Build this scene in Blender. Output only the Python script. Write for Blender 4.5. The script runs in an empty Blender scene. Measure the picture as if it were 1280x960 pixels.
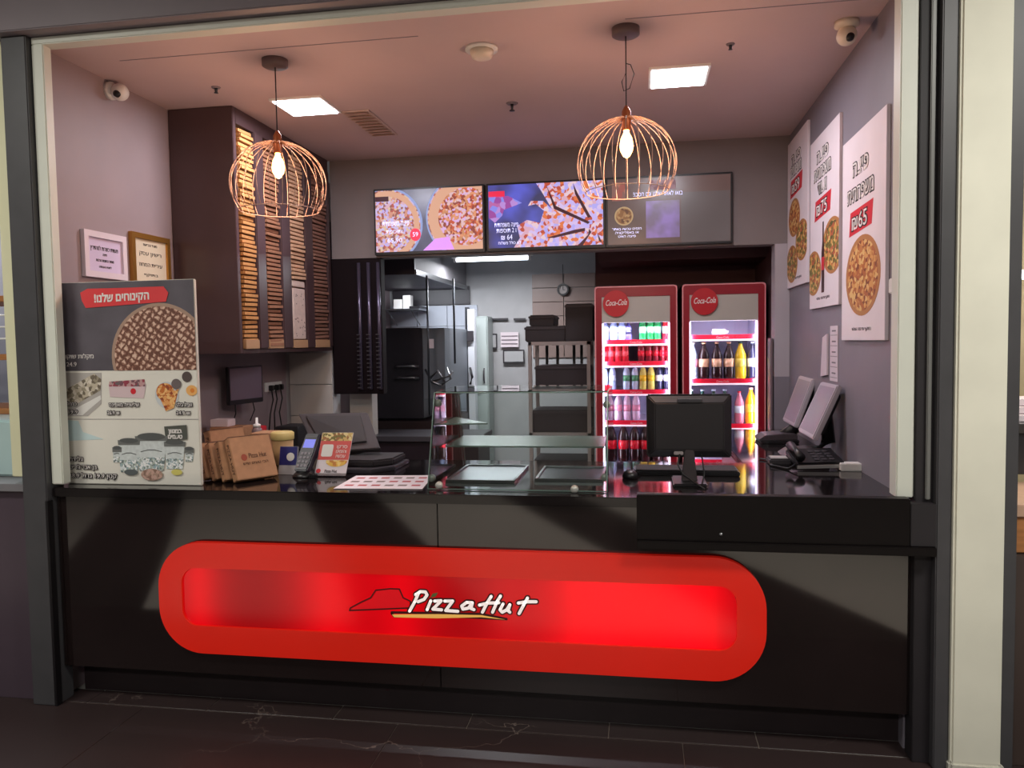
import bpy, bmesh, math, random
from mathutils import Vector, Matrix
random.seed(7)
C = bpy.context.scene.collection
PI = math.pi
# ------------------------------------------------------------------ camera
H = 1.6
RIGHT = Vector((0.9865972, 0.1624233, -0.0156391))
UP = Vector((0.0066843, 0.0555332, 0.9984345))
FWD = Vector((-0.1630375, 0.9851572, -0.0537032))
FOC = 966.27
cam_d = bpy.data.cameras.new('camera'); cam = bpy.data.objects.new('camera', cam_d); C.objects.link(cam)
cam_d.sensor_width = 36; cam_d.sensor_fit = 'HORIZONTAL'; cam_d.lens = FOC/1280*36; cam_d.clip_start = .02
mw = Matrix.Identity(4)
for i in range(3):
    mw[i][0] = RIGHT[i]; mw[i][1] = UP[i]; mw[i][2] = -FWD[i]
mw[2][3] = H
cam.matrix_world = mw
bpy.context.scene.camera = cam
# ------------------------------------------------------------------ world, exposure
w = bpy.data.worlds.new('world'); bpy.context.scene.world = w; w.use_nodes = True
w.node_tree.nodes['Background'].inputs[0].default_value = (.62, .56, .54, 1)
w.node_tree.nodes['Background'].inputs[1].default_value = .10
vs = bpy.context.scene.view_settings
vs.view_transform = 'Standard'; vs.look = 'None'; vs.gamma = 1; vs.use_curve_mapping = False; vs.exposure = 0.0
def area_light(name, loc, rot, sx, sy, power, col):
    d = bpy.data.lights.new(name, 'AREA'); d.shape = 'RECTANGLE'; d.size = sx; d.size_y = sy; d.energy = power; d.color = col
    o = bpy.data.objects.new(name, d); C.objects.link(o); o.location = loc; o.rotation_euler = rot; return o
# shopping-gallery ceiling lamps, on the camera's side of the shopfront
area_light('gallery_lamp_light', (1.9, 1.3, 3.32), (0, 0, 0), 1.0, .5, 78, (1, .98, .9))
area_light('gallery_lamp_light', (-3.3, 1.2, 3.32), (0, 0, 0), 1.0, .5, 55, (1, .98, .9))
area_light('gallery_lamp_light', (-.8, -1.8, 3.32), (0, 0, 0), 1.6, .5, 120, (1, .97, .92))
# ceiling panels inside the shop
area_light('panel_light', (-1.84, 4.18, 2.925), (0, 0, 0), .26, .26, 16, (.93, .92, 1))
area_light('panel_light', (.205, 4.12, 2.925), (0, 0, 0), .26, .26, 16, (.93, .92, 1))
# kitchen tube
area_light('tube_light', (-1.3, 7.0, 2.33), (0, 0, 0), .75, .06, 30, (.95, .96, 1))
area_light('kitchen_wall_fill', (-2.15, 7.45, 2.155), (math.radians(35), 0, 0), .5, .15, 6, (.88, .93, 1))  # unseen fill added under the hood to brighten the left kitchen wall

# ------------------------------------------------------------------ helpers
def at(px, py, X=None, Y=None, Z=None):      # a point of the photograph at a known plane
    d = RIGHT*((px-640)/FOC) - UP*((py-480)/FOC) + FWD
    if X is not None: t = X/d.x
    elif Y is not None: t = Y/d.y
    else: t = (Z-H)/d.z
    return Vector((0, 0, H)) + d*t
def lin(c):
    return tuple(((v/255)/12.92 if v/255 <= .04045 else ((v/255+.055)/1.055)**2.4) for v in c)
MATS = {}
def mat(name, col, rough=.5, metal=0., var=0., scale=6., bump=0., emit=0., ecol=None, spec=.5, coat=0., trans=0., stretch=None):
    if name in MATS: return MATS[name]
    m = bpy.data.materials.new(name); m.use_nodes = True; nt = m.node_tree; b = nt.nodes['Principled BSDF']
    c = lin(col); b.inputs['Base Color'].default_value = (*c, 1); b.inputs['Roughness'].default_value = rough
    b.inputs['Metallic'].default_value = metal; b.inputs['Specular IOR Level'].default_value = spec
    b.inputs['Coat Weight'].default_value = coat; b.inputs['Transmission Weight'].default_value = trans
    if emit:
        b.inputs['Emission Color'].default_value = (*lin(ecol or col), 1); b.inputs['Emission Strength'].default_value = emit
    tc = nt.nodes.new('ShaderNodeTexCoord'); n = nt.nodes.new('ShaderNodeTexNoise')
    n.inputs['Scale'].default_value = scale; n.inputs['Detail'].default_value = 5
    src = tc.outputs['Object']
    if stretch:
        mp = nt.nodes.new('ShaderNodeMapping'); mp.inputs['Scale'].default_value = stretch
        nt.links.new(src, mp.inputs[0]); src = mp.outputs[0]
    nt.links.new(src, n.inputs['Vector'])
    v = var or .03
    r = nt.nodes.new('ShaderNodeValToRGB'); r.color_ramp.elements[0].position = .3; r.color_ramp.elements[1].position = .7
    r.color_ramp.elements[0].color = (*[x*(1-v) for x in c], 1); r.color_ramp.elements[1].color = (*[min(1, x*(1+v)) for x in c], 1)
    nt.links.new(n.outputs['Fac'], r.inputs[0]); nt.links.new(r.outputs[0], b.inputs['Base Color'])
    if bump:
        bp = nt.nodes.new('ShaderNodeBump'); bp.inputs['Strength'].default_value = bump; bp.inputs['Distance'].default_value = .004
        nt.links.new(n.outputs['Fac'], bp.inputs['Height']); nt.links.new(bp.outputs[0], b.inputs['Normal'])
    MATS[name] = m; return m
def glass(name, tint, refl=1.0, rough=.0):
    if name in MATS: return MATS[name]
    m = bpy.data.materials.new(name); m.use_nodes = True; nt = m.node_tree
    for n in list(nt.nodes):
        if n.type != 'OUTPUT_MATERIAL': nt.nodes.remove(n)
    out = nt.nodes['Material Output']
    t = nt.nodes.new('ShaderNodeBsdfTransparent'); t.inputs[0].default_value = (*tint, 1)
    g = nt.nodes.new('ShaderNodeBsdfGlossy'); g.inputs['Roughness'].default_value = rough
    f = nt.nodes.new('ShaderNodeFresnel'); f.inputs[0].default_value = 1.5
    mu = nt.nodes.new('ShaderNodeMath'); mu.operation = 'MULTIPLY'; mu.inputs[1].default_value = refl
    mx = nt.nodes.new('ShaderNodeMixShader')
    nt.links.new(f.outputs[0], mu.inputs[0]); nt.links.new(mu.outputs[0], mx.inputs[0])
    nt.links.new(t.outputs[0], mx.inputs[1]); nt.links.new(g.outputs[0], mx.inputs[2]); nt.links.new(mx.outputs[0], out.inputs[0])
    MATS[name] = m; return m
def blobs(name, cols, scale, emit=0., rim=None, r=None, rough=.6, rimw=.82, bg=None):
    """printed / displayed food: coloured cells, with an optional crust ring at radius r about the object's own origin"""
    m = bpy.data.materials.new(name); m.use_nodes = True; nt = m.node_tree; b = nt.nodes['Principled BSDF']
    b.inputs['Roughness'].default_value = rough
    tc = nt.nodes.new('ShaderNodeTexCoord'); vo = nt.nodes.new('ShaderNodeTexVoronoi'); vo.inputs['Scale'].default_value = scale
    nz = nt.nodes.new('ShaderNodeTexNoise'); nz.inputs['Scale'].default_value = scale*.9; nz.inputs['Detail'].default_value = 3
    mixv = nt.nodes.new('ShaderNodeVectorMath'); mixv.operation = 'MULTIPLY_ADD'
    mixv.inputs[1].default_value = (.6/scale,)*3
    nt.links.new(tc.outputs['Object'], nz.inputs['Vector']); nt.links.new(nz.outputs['Color'], mixv.inputs[0]); nt.links.new(tc.outputs['Object'], mixv.inputs[2])
    nt.links.new(mixv.outputs[0], vo.inputs['Vector'])
    sp = nt.nodes.new('ShaderNodeSeparateColor'); nt.links.new(vo.outputs['Color'], sp.inputs[0])
    rp = nt.nodes.new('ShaderNodeValToRGB'); rp.color_ramp.interpolation = 'CONSTANT'
    el = rp.color_ramp.elements
    el[0].color = (*lin(cols[0]), 1)
    for i, c in enumerate(cols[1:]):
        if i == 0: e = el[1]; e.position = 1/len(cols)
        else: e = el.new((i+1)/len(cols))
        e.color = (*lin(c), 1)
    nt.links.new(sp.outputs[0], rp.inputs[0]); last = rp.outputs[0]
    if rim:
        ln = nt.nodes.new('ShaderNodeVectorMath'); ln.operation = 'LENGTH'; nt.links.new(tc.outputs['Object'], ln.inputs[0])
        gt = nt.nodes.new('ShaderNodeMath'); gt.operation = 'GREATER_THAN'; gt.inputs[1].default_value = r*rimw
        nt.links.new(ln.outputs['Value'], gt.inputs[0])
        mx = nt.nodes.new('ShaderNodeMix'); mx.data_type = 'RGBA'; nt.links.new(gt.outputs[0], mx.inputs[0])
        nt.links.new(last, mx.inputs[6]); mx.inputs[7].default_value = (*lin(rim), 1); last = mx.outputs[2]
    nt.links.new(last, b.inputs['Base Color'])
    if emit:
        nt.links.new(last, b.inputs['Emission Color']); b.inputs['Emission Strength'].default_value = emit
        b.inputs['Base Color'].default_value = (0.01, .01, .01, 1)
        for l in list(nt.links):
            if l.to_socket == b.inputs['Base Color']: nt.links.remove(l)
    MATS[name] = m; return m
def wpos(o):
    p = Vector((0, 0, 0))
    while o: p += o.location; o = o.parent
    return p
class Face:
    def __init__(s, o, r, u): s.o = Vector(o); s.r = Vector(r).normalized(); s.u = Vector(u).normalized(); s.n = s.r.cross(s.u)
    def p(s, a, b, d=0): return s.o + s.r*a + s.u*b + s.n*d
class MB:
    def __init__(s): s.v = []; s.f = []; s.sm = []
    def add(s, vs, fs, smooth=False):
        k = len(s.v); s.v += [Vector(v) for v in vs]
        for f in fs: s.f.append([i+k for i in f]); s.sm.append(smooth)
        return s
    def hexa(s, p):
        return s.add(p, [(0, 3, 2, 1), (4, 5, 6, 7), (0, 1, 5, 4), (1, 2, 6, 5), (2, 3, 7, 6), (3, 0, 4, 7)])
    def box(s, x0, x1, y0, y1, z0, z1):
        return s.hexa([(x0, y0, z0), (x1, y0, z0), (x1, y1, z0), (x0, y1, z0), (x0, y0, z1), (x1, y0, z1), (x1, y1, z1), (x0, y1, z1)])
    def fbox(s, F, a0, a1, b0, b1, d0, d1):
        return s.hexa([F.p(a0, b0, d0), F.p(a1, b0, d0), F.p(a1, b1, d0), F.p(a0, b1, d0), F.p(a0, b0, d1), F.p(a1, b0, d1), F.p(a1, b1, d1), F.p(a0, b1, d1)])
    def prism(s, F, pts, d0, d1):
        n = len(pts); vs = [F.p(a, b, d0) for a, b in pts]+[F.p(a, b, d1) for a, b in pts]
        fs = [list(range(n))[::-1], list(range(n, 2*n))]+[(i, (i+1) % n, n+(i+1) % n, n+i) for i in range(n)]
        return s.add(vs, fs)
    def disc(s, F, a, b, ra, rb, d0, d1, n=28, clamp=None):
        pts = [(a+ra*math.cos(2*PI*i/n), b+rb*math.sin(2*PI*i/n)) for i in range(n)]
        if clamp: pts = [(min(max(x, clamp[0]), clamp[1]), min(max(y, clamp[2]), clamp[3])) for x, y in pts]
        return s.prism(F, pts, d0, d1)
    def ring(s, F, outer, inner, d0, d1):
        n = len(outer); vs = [F.p(a, b, d) for d in (d0, d1) for L in (outer, inner) for a, b in L]; fs = []
        for i in range(n):
            j = (i+1) % n
            fs += [(i, n+i, n+j, j), (2*n+i, 2*n+j, 3*n+j, 3*n+i), (i, j, 2*n+j, 2*n+i), (n+i, 3*n+i, 3*n+j, n+j)]
        return s.add(vs, fs)
    def lathe(s, c, prof, n=20, axis='Z', smooth=True):
        c = Vector(c); vs = []; fs = []
        for r, h in prof:
            for i in range(n):
                a = 2*PI*i/n; x, y = r*math.cos(a), r*math.sin(a)
                vs.append(c+(Vector((x, y, h)) if axis == 'Z' else Vector((x, h, y)) if axis == 'Y' else Vector((h, x, y))))
        m = len(prof)
        for k in range(m-1):
            for i in range(n):
                j = (i+1) % n; fs.append((k*n+i, k*n+j, (k+1)*n+j, (k+1)*n+i))
        fs += [list(range(n))[::-1], list(range((m-1)*n, m*n))]
        return s.add(vs, fs, smooth)
    def tube(s, pts, r, n=8, closed=False):
        pts = [Vector(p) for p in pts]; m = len(pts); vs = []; fs = []
        for k, p in enumerate(pts):
            a = pts[(k-1) % m] if closed else pts[max(k-1, 0)]; b = pts[(k+1) % m] if closed else pts[min(k+1, m-1)]
            t = (b-a).normalized(); h = Vector((0, 0, 1)) if abs(t.z) < .95 else Vector((1, 0, 0))
            u = t.cross(h).normalized(); v = t.cross(u)
            rr = r[k] if isinstance(r, (list, tuple)) else r
            vs += [p+(u*math.cos(2*PI*i/n)+v*math.sin(2*PI*i/n))*rr for i in range(n)]
        for k in range(m if closed else m-1):
            q = (k+1) % m
            for i in range(n): j = (i+1) % n; fs.append((k*n+i, k*n+j, q*n+j, q*n+i))
        if not closed: fs += [list(range(n)), list(range((m-1)*n, m*n))[::-1]]
        return s.add(vs, fs, True)
    def stroke(s, F, pts, wd, d0, d1):
        for i in range(len(pts)-1):
            a, b = Vector(pts[i]), Vector(pts[i+1]); t = (b-a)
            if t.length < 1e-6: continue
            t.normalize(); q = Vector((-t.y, t.x))*wd/2
            s.prism(F, [tuple(a-q), tuple(b-q), tuple(b+q), tuple(a+q)], d0, d1+i*1e-6)
        for a in pts: s.disc(F, a[0], a[1], wd/2, wd/2, d0, d1, n=10)
        return s
    def build(s, name, m, parent=None, bevel=0, origin=None, seg=2):
        me = bpy.data.meshes.new(name); base = wpos(parent) if parent else Vector((0, 0, 0))
        og = Vector(origin) if origin is not None else base
        me.from_pydata([tuple(v-og) for v in s.v], [], s.f); me.update()
        bm = bmesh.new(); bm.from_mesh(me)
        for fc, sm in zip(bm.faces, s.sm): fc.smooth = sm
        bmesh.ops.recalc_face_normals(bm, faces=bm.faces)
        if bevel:
            bmesh.ops.bevel(bm, geom=[e for e in bm.edges if len(e.link_faces) == 2 and e.calc_face_angle(0) > .6], offset=bevel, segments=seg, affect='EDGES', clamp_overlap=True)
        bm.to_mesh(me); bm.free()
        o = bpy.data.objects.new(name, me); C.objects.link(o); me.materials.append(m)
        if parent: o.parent = parent; o.location = og-base
        else: o.location = og
        return o
def thing(name, label, cat, loc=(0, 0, 0), group=None):
    o = bpy.data.objects.new(name, None); C.objects.link(o); o.location = loc; o.empty_display_size = .05
    o['label'] = label; o['category'] = cat
    if group: o['group'] = group
    return o
def tag(o, label, cat, group=None):
    o['label'] = label; o['category'] = cat
    if group: o['group'] = group
    return o
def struct(name, mb, m, parent=None, bevel=0):
    o = mb.build(name, m, parent, bevel)
    if not parent: o['kind'] = 'structure'
    return o
def dup(root, loc=None, label=None, group=None, rot=None):
    r = root.copy(); C.objects.link(r)
    if loc is not None: r.location = loc
    if rot is not None: r.rotation_euler = rot
    if label: r['label'] = label
    if group: r['group'] = group
    for ch in list(root.children):
        c = ch.copy(); C.objects.link(c); c.parent = r
        for g in list(ch.children):
            d = g.copy(); C.objects.link(d); d.parent = c
    return r
FONT_Q = []
def text(s, F, a, b, size, m, parent, d=.001, off=0., width=None, align='CENTER', name='lettering', shear=0., rise=0., dep=.0008):
    cu = bpy.data.curves.new(name, 'FONT'); cu.body = s; cu.size = size; cu.align_x = align; cu.offset = off; cu.shear = shear
    cu.resolution_u = 3; cu.extrude = dep
    o = bpy.data.objects.new('t', cu); C.objects.link(o)
    dg = bpy.context.evaluated_depsgraph_get(); dg.update()
    me = bpy.data.meshes.new_from_object(o.evaluated_get(dg)); bpy.data.objects.remove(o)
    xs = [v.co.x for v in me.vertices] or [0, 1]
    k = width/(max(xs)-min(xs)) if width else 1
    base = wpos(parent) if parent else Vector((0, 0, 0))
    for v in me.vertices:
        x = v.co.x*k; v.co = F.p(a+x, b+v.co.y+x*rise, d+v.co.z)-base
    me.materials.clear(); me.materials.append(m)
    o = bpy.data.objects.new(name, me); C.objects.link(o); o.parent = parent; return o
def heb(s):      # right-to-left writing laid out for a left-to-right text object; digits keep their order
    import re
    out = re.findall(r'[0-9.]+|.', s); return ''.join(out[::-1])
def rrect(x0, x1, y0, y1, r, n=8):
    pts = []
    for cx, cy, a0 in ((x1-r, y1-r, 0), (x0+r, y1-r, 90), (x0+r, y0+r, 180), (x1-r, y0+r, 270)):
        for i in range(n+1):
            a = math.radians(a0+90*i/n); pts.append((cx+r*math.cos(a), cy+r*math.sin(a)))
    return pts

# ------------------------------------------------------------------ materials
M_gloss = mat('black_gloss', (28, 20, 20), .07, var=.25, scale=3, bump=.01, spec=1.0)
M_worktop = mat('black_granite', (22, 18, 19), .07, var=.3, scale=60)
M_kick = mat('plinth_brown', (44, 36, 38), .3, var=.1)
M_mull = mat('dark_grey_frame', (70, 69, 72), .45, var=.08, scale=8)
M_strip = mat('pale_strip', (214, 216, 205), .45, var=.03)
M_column = mat('white_paint', (226, 224, 208), .7, var=.05, scale=4, bump=.1)
M_wall = mat('mauve_wall', (150, 134, 138), .55, var=.06, scale=3, bump=.05)
M_wallR = mat('grey_wall', (126, 120, 130), .55, var=.06, scale=3, bump=.05)
M_bulk = mat('bulkhead_paint', (128, 118, 118), .6, var=.05, scale=3)
M_ceil = mat('ceiling_paint', (196, 172, 172), .8, var=.04, scale=2)
M_kwall = mat('kitchen_wall', (176, 176, 178), .6, var=.05)
M_ktile = mat('white_tile', (196, 202, 214), .25, var=.05)
M_btile = mat('beige_tile', (146, 126, 120), .4, var=.06)
M_kfloor = mat('kitchen_floor', (150, 150, 145), .3, var=.1)
M_dark = mat('dark_panel', (38, 28, 34), .35, var=.1)
M_black = mat('black_plastic', (24, 22, 25), .35, var=.1)
M_blackm = mat('black_matt', (34, 30, 34), .6, var=.1)
M_greyp = mat('grey_plastic', (58, 55, 60), .4, var=.08)
M_steel = mat('steel', (150, 152, 155), .3, 1, var=.08, scale=20)
M_dsteel = mat('dark_steel', (80, 84, 90), .35, .8, var=.1, scale=12)
M_white = mat('white_plastic', (225, 222, 218), .4)
M_paper = mat('paper', (224, 212, 218), .6, var=.03)
M_paperp = mat('pink_paper', (214, 200, 208), .6, var=.03)
M_ink = mat('ink', (40, 32, 38), .6)
M_inkg = mat('grey_ink', (120, 110, 118), .6)
M_red = mat('red_print', (206, 40, 54), .5, var=.05)
M_kraft = mat('kraft_card', (172, 126, 92), .75, var=.1, scale=25)
M_kraftd = mat('kraft_ink', (96, 62, 44), .75)
M_signred = mat('sign_red', (214, 36, 22), .22, var=.05, scale=2, emit=.2, ecol=(230, 30, 16))
M_copper = mat('copper_wire', (206, 166, 146), .55, .2)
M_bulb = mat('bulb_glow', (255, 150, 60), .3, emit=26, ecol=(255, 168, 84))
M_led = mat('led_panel', (255, 255, 255), .3, emit=9, ecol=(248, 244, 255))
M_tube = mat('tube_glow', (255, 255, 255), .3, emit=8, ecol=(225, 238, 255))
M_fred = mat('fridge_red', (150, 20, 40), .3, var=.05)
M_fred2 = mat('shelf_red', (214, 24, 50), .35, emit=.25, ecol=(230, 20, 60))
M_pinkedge = mat('fridge_edge', (232, 150, 156), .4)
M_fin = mat('fridge_liner', (215, 212, 240), .5)
M_fled = mat('fridge_led', (255, 240, 255), .3, emit=5, ecol=(240, 232, 255))
M_hdr = mat('fridge_header', (190, 184, 176), .35)
M_cokered = mat('badge_red', (196, 26, 40), .35)
M_gcase = glass('case_glass', (.93, .97, .95), 1.2)
M_gedge = mat('glass_edge', (176, 206, 196), .2, trans=.2)
M_gdoor = glass('door_glass', (.96, .96, .98), .7)
M_brass = mat('gold_frame', (190, 140, 70), .3, .8)
M_wood = mat('wood_board', (168, 112, 66), .5, var=.2, scale=8, stretch=(1, 1, 8))
M_cable = mat('cable', (20, 18, 20), .5)
M_white_let = mat('white_letter', (235, 228, 225), .5)

# ------------------------------------------------------------------ structure
XL, XR, YF, YB, HC = -2.635, 1.0, 3.06, 5.47, 2.95
def marble():
    m = bpy.data.materials.new('dark_marble'); m.use_nodes = True; nt = m.node_tree; b = nt.nodes['Principled BSDF']
    b.inputs['Roughness'].default_value = .42; b.inputs['Specular IOR Level'].default_value = .35
    tc = nt.nodes.new('ShaderNodeTexCoord')
    wv = nt.nodes.new('ShaderNodeTexVoronoi'); wv.feature = 'DISTANCE_TO_EDGE'; wv.inputs['Scale'].default_value = 1.1
    nz = nt.nodes.new('ShaderNodeTexNoise'); nz.inputs['Scale'].default_value = 2.4; nz.inputs['Detail'].default_value = 6
    ad = nt.nodes.new('ShaderNodeVectorMath'); ad.operation = 'MULTIPLY_ADD'; ad.inputs[1].default_value = (.9, .9, .9)
    nt.links.new(tc.outputs['Object'], nz.inputs['Vector']); nt.links.new(nz.outputs['Color'], ad.inputs[0]); nt.links.new(tc.outputs['Object'], ad.inputs[2])
    nt.links.new(ad.outputs[0], wv.inputs['Vector'])
    r = nt.nodes.new('ShaderNodeValToRGB'); r.color_ramp.elements[0].position = 0; r.color_ramp.elements[0].color = (*lin((120, 105, 98)), 1)
    r.color_ramp.elements[1].position = .003; r.color_ramp.elements[1].color = (*lin((50, 39, 39)), 1)
    nt.links.new(wv.outputs['Distance'], r.inputs[0])
    nz2 = nt.nodes.new('ShaderNodeTexNoise'); nz2.inputs['Scale'].default_value = 1.3
    mx = nt.nodes.new('ShaderNodeMix'); mx.data_type = 'RGBA'
    rr = nt.nodes.new('ShaderNodeValToRGB'); rr.color_ramp.elements[0].position = .45; rr.color_ramp.elements[1].position = .6
    nt.links.new(tc.outputs['Object'], nz2.inputs['Vector']); nt.links.new(nz2.outputs['Fac'], rr.inputs[0]); nt.links.new(rr.outputs[0], mx.inputs[0])
    mx.inputs[6].default_value = (*lin((53, 42, 42)), 1); nt.links.new(r.outputs[0], mx.inputs[7]); nt.links.new(mx.outputs[2], b.inputs['Base Color'])
    return m
M_marble = marble()
def gallery_reflection_tile():  # unseen floor; light and dark bands invented for the counter front to reflect
    m = bpy.data.materials.new('gallery_reflection_tile'); m.use_nodes = True; nt = m.node_tree; b = nt.nodes['Principled BSDF']; b.inputs['Roughness'].default_value = .3
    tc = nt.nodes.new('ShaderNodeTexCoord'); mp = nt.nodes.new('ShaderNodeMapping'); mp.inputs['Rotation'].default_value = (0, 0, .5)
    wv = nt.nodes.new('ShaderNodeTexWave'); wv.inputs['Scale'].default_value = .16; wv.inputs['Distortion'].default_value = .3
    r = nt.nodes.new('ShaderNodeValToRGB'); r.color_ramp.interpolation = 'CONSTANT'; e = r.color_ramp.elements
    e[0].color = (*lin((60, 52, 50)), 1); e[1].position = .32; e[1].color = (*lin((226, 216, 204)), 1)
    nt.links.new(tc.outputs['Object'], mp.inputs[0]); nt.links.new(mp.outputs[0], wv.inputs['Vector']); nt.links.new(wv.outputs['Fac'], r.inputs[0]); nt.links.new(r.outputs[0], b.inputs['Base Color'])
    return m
M_gt = gallery_reflection_tile()
M_joint = mat('floor_joint', (120, 108, 100), .8)
fl = struct('floor', MB().box(-7, 6, -5, 9.2, -.08, -.004), M_joint)
JX = [-2.485+.5875*i for i in range(-7, 15)]
for i in range(len(JX)-1):
    x0, x1 = JX[i]+.002, JX[i+1]-.002
    MB().box(x0, x1, YF+.003, YF+.125, -.02, 0).build('kerb_tile', M_marble, fl, .0015, seg=1)
rowy = [YF-.003-1.175*i for i in range(7)]
bx2 = [-2.192+1.175*i for i in range(-4, 8)]
for k in range(6):
    for i in range(len(bx2)-1):
        sh = .5875*(k % 2)
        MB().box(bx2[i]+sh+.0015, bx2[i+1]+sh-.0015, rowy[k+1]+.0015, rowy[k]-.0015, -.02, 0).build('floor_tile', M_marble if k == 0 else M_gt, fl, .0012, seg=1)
MB().box(-6.5, 5.5, YF+.125, 9, -.02, .0).build('shop_floor', M_kfloor, fl)
# shop shell
struct('wall_left', MB().box(XL-.08, XL, YF, 8.0, 0, 3.0), M_wall)
struct('wall_right', MB().box(XR, XR+.08, YF+.072, 8.0, 0, 3.0), M_wallR)
struct('ceiling', MB().box(XL-.08, XR+.08, YF, YB, HC, HC+.08), M_ceil)
MB().box(-2.4, -.95, 3.36, 3.366, HC-.0012, HC+.001).build('ceiling_joint', M_inkg, bpy.data.objects['ceiling'])
MB().box(-.05, .9, 3.36, 3.366, HC-.0012, HC+.001).build('ceiling_joint', M_inkg, bpy.data.objects['ceiling'])
bk = struct('wall_bulkhead', MB().box(-2.24, XR, YB, YB+.14, 2.235, HC), M_bulk)
struct('ceiling_kitchen', MB().box(XL, XR, YB+.14, 8.1, 2.62, 2.7), M_kwall)
kb = struct('wall_back', MB().box(XL-.1, XR+.1, 8.02, 8.12, 0, 2.7), M_kwall)
# pilaster right of the fridges
pil = struct('trim_1', MB().box(.905, XR, YB, YB+.14, 1.34, 2.235), mat('pilaster_pale', (176, 168, 176), .5))
MB().box(.905, XR, YB, YB+.14, 0, 1.34).build('lower_panel', M_wallR, pil)
# dark recess the fridges stand in
M_rec = mat('recess_maroon', (96, 66, 70), .6)
fr = struct('wall_recess', MB().box(-.36, .98, 6.55, 6.62, 0, 2.6), M_rec)
MB().box(.93, .995, 5.62, 6.55, 0, 2.6).build('side_panel', M_rec, fr)
MB().box(-.30, .93, 5.95, 6.55, 2.2, 2.6).build('top_panel', M_rec, fr)
# white wall tiles of the kitchen back wall, with the beige ones behind the clock
for r_ in range(7):
    for c_ in range(4):
        x0 = -3.0+.33*c_+.0; z1 = 2.0-.22*r_
        if x0 < XL: x0 = XL+.002
        MB().box(x0+.003, -3.0+.33*(c_+1)-.003, 8.0, 8.02, z1-.216, z1).build('wall_tile', M_ktile, kb, .002, seg=1)
for r_ in range(6):
    for c_ in range(4):
        x0 = -1.1+.33*c_; z1 = 2.30-.145*r_
        MB().box(x0+.003, x0+.327, 8.0, 8.02, z1-.14, z1).build('beige_tile', M_btile, kb, .002, seg=1)
MB().box(-2.6, -1.76, 7.99, 8.02, 2.01, 2.2).build('grey_band', M_greyp, kb)
# left inner wall end with big white tiles
we = struct('wall_return', MB().box(XL, -2.262, YB+.005, YB+.14, 0, 2.235), M_kwall)
for z0, z1 in ((1.31, 1.545), (1.075, 1.305), (.84, 1.07)):
    MB().box(-2.60, -2.265, YB-.008, YB+.005, z0, z1).build('wall_tile', mat('cream_tile', (188, 182, 176), .3, var=.03), we, .002, seg=1)
lt = struct('trim_2', MB().box(-2.21, -2.03, YB+.2, YB+.32, .9, 1.235), mat('cream_tile', (188, 182, 176), .3))
# shopfront frame
def fr_box(n, b, m, bev=.004): return struct(n, b, m, bevel=bev)
fr_box('trim_3', MB().box(-2.592, -2.534, YF-.02, YF+.03, 1.0, 2.918), M_strip)
fr_box('trim_4', MB().box(.937, .998, YF-.02, YF+.06, 1.002, 2.918), M_strip)
fr_box('trim_5', MB().box(-2.592, .998, YF-.02, YF+.05, 2.918, 2.95), M_strip)
lm = fr_box('trim_6', MB().box(-2.715, -2.594, YF-.05, YF+.06, 0, 2.95), M_mull)
MB().box(-2.602, -2.59, YF-.052, YF-.02, 0, .93).build('black_groove', M_black, lm)
rm = fr_box('trim_7', MB().box(1.06, 1.112, YF-.07, YF+.06, 0, 2.95), M_mull)
MB().box(1.0, 1.06, YF-.03, YF+.05, 0, 2.95).build('recess_strip', M_blackm, rm, .002)
MB().box(1.032, 1.048, YF-.045, YF-.03, 1.0, 2.95).build('bright_rib', mat('grey_rib', (112, 112, 110), .4), rm, .003)
col_ = fr_box('trim_8', MB().box(1.113, 1.282, YF-.09, YF+.1, 0.02, 3.4), M_column, .008)
MB().box(1.105, 1.292, YF-.1, YF+.1, 0, .045).build('foot', mat('dirty_white', (186, 184, 172), .8, var=.2, scale=20, bump=.3), col_, .01)
rm2 = fr_box('trim_9', MB().box(1.283, 1.33, YF-.07, YF+.06, 0, 2.95), M_mull)
fr_box('trim_10', MB().box(-6, 1.111, 2.965, 3.11, 2.952, 3.10), mat('beam_grey', (124, 114, 120), .5))
fr_box('trim_11', MB().box(1.283, 5, 2.965, 3.11, 2.952, 3.10), mat('beam_grey', (124, 114, 120), .5))
struct('wall_fascia', MB().box(-6, 5, 3.0, 3.12, 3.104, 3.4), mat('fascia_white', (190, 188, 184), .6))
# gallery behind the camera
M_gc = mat('gallery_ceiling', (150, 144, 140), .8)
struct('ceiling_gallery', MB().box(-7, 6, -5, 3.0, 3.4, 3.5), M_gc)
gw = struct('wall_gallery', MB().box(-7, 6, -5.1, -5, 0, 3.4), mat('gallery_wall', (120, 112, 108), .7))
for x0, x1 in ((-6, -3.6), (-3.2, -.6), (-.2, 2.2), (2.8, 5.4)):
    MB().box(x0, x1, -5.0, -4.96, .3, 2.7).build('dark_shopfront', M_dark, gw)

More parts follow.
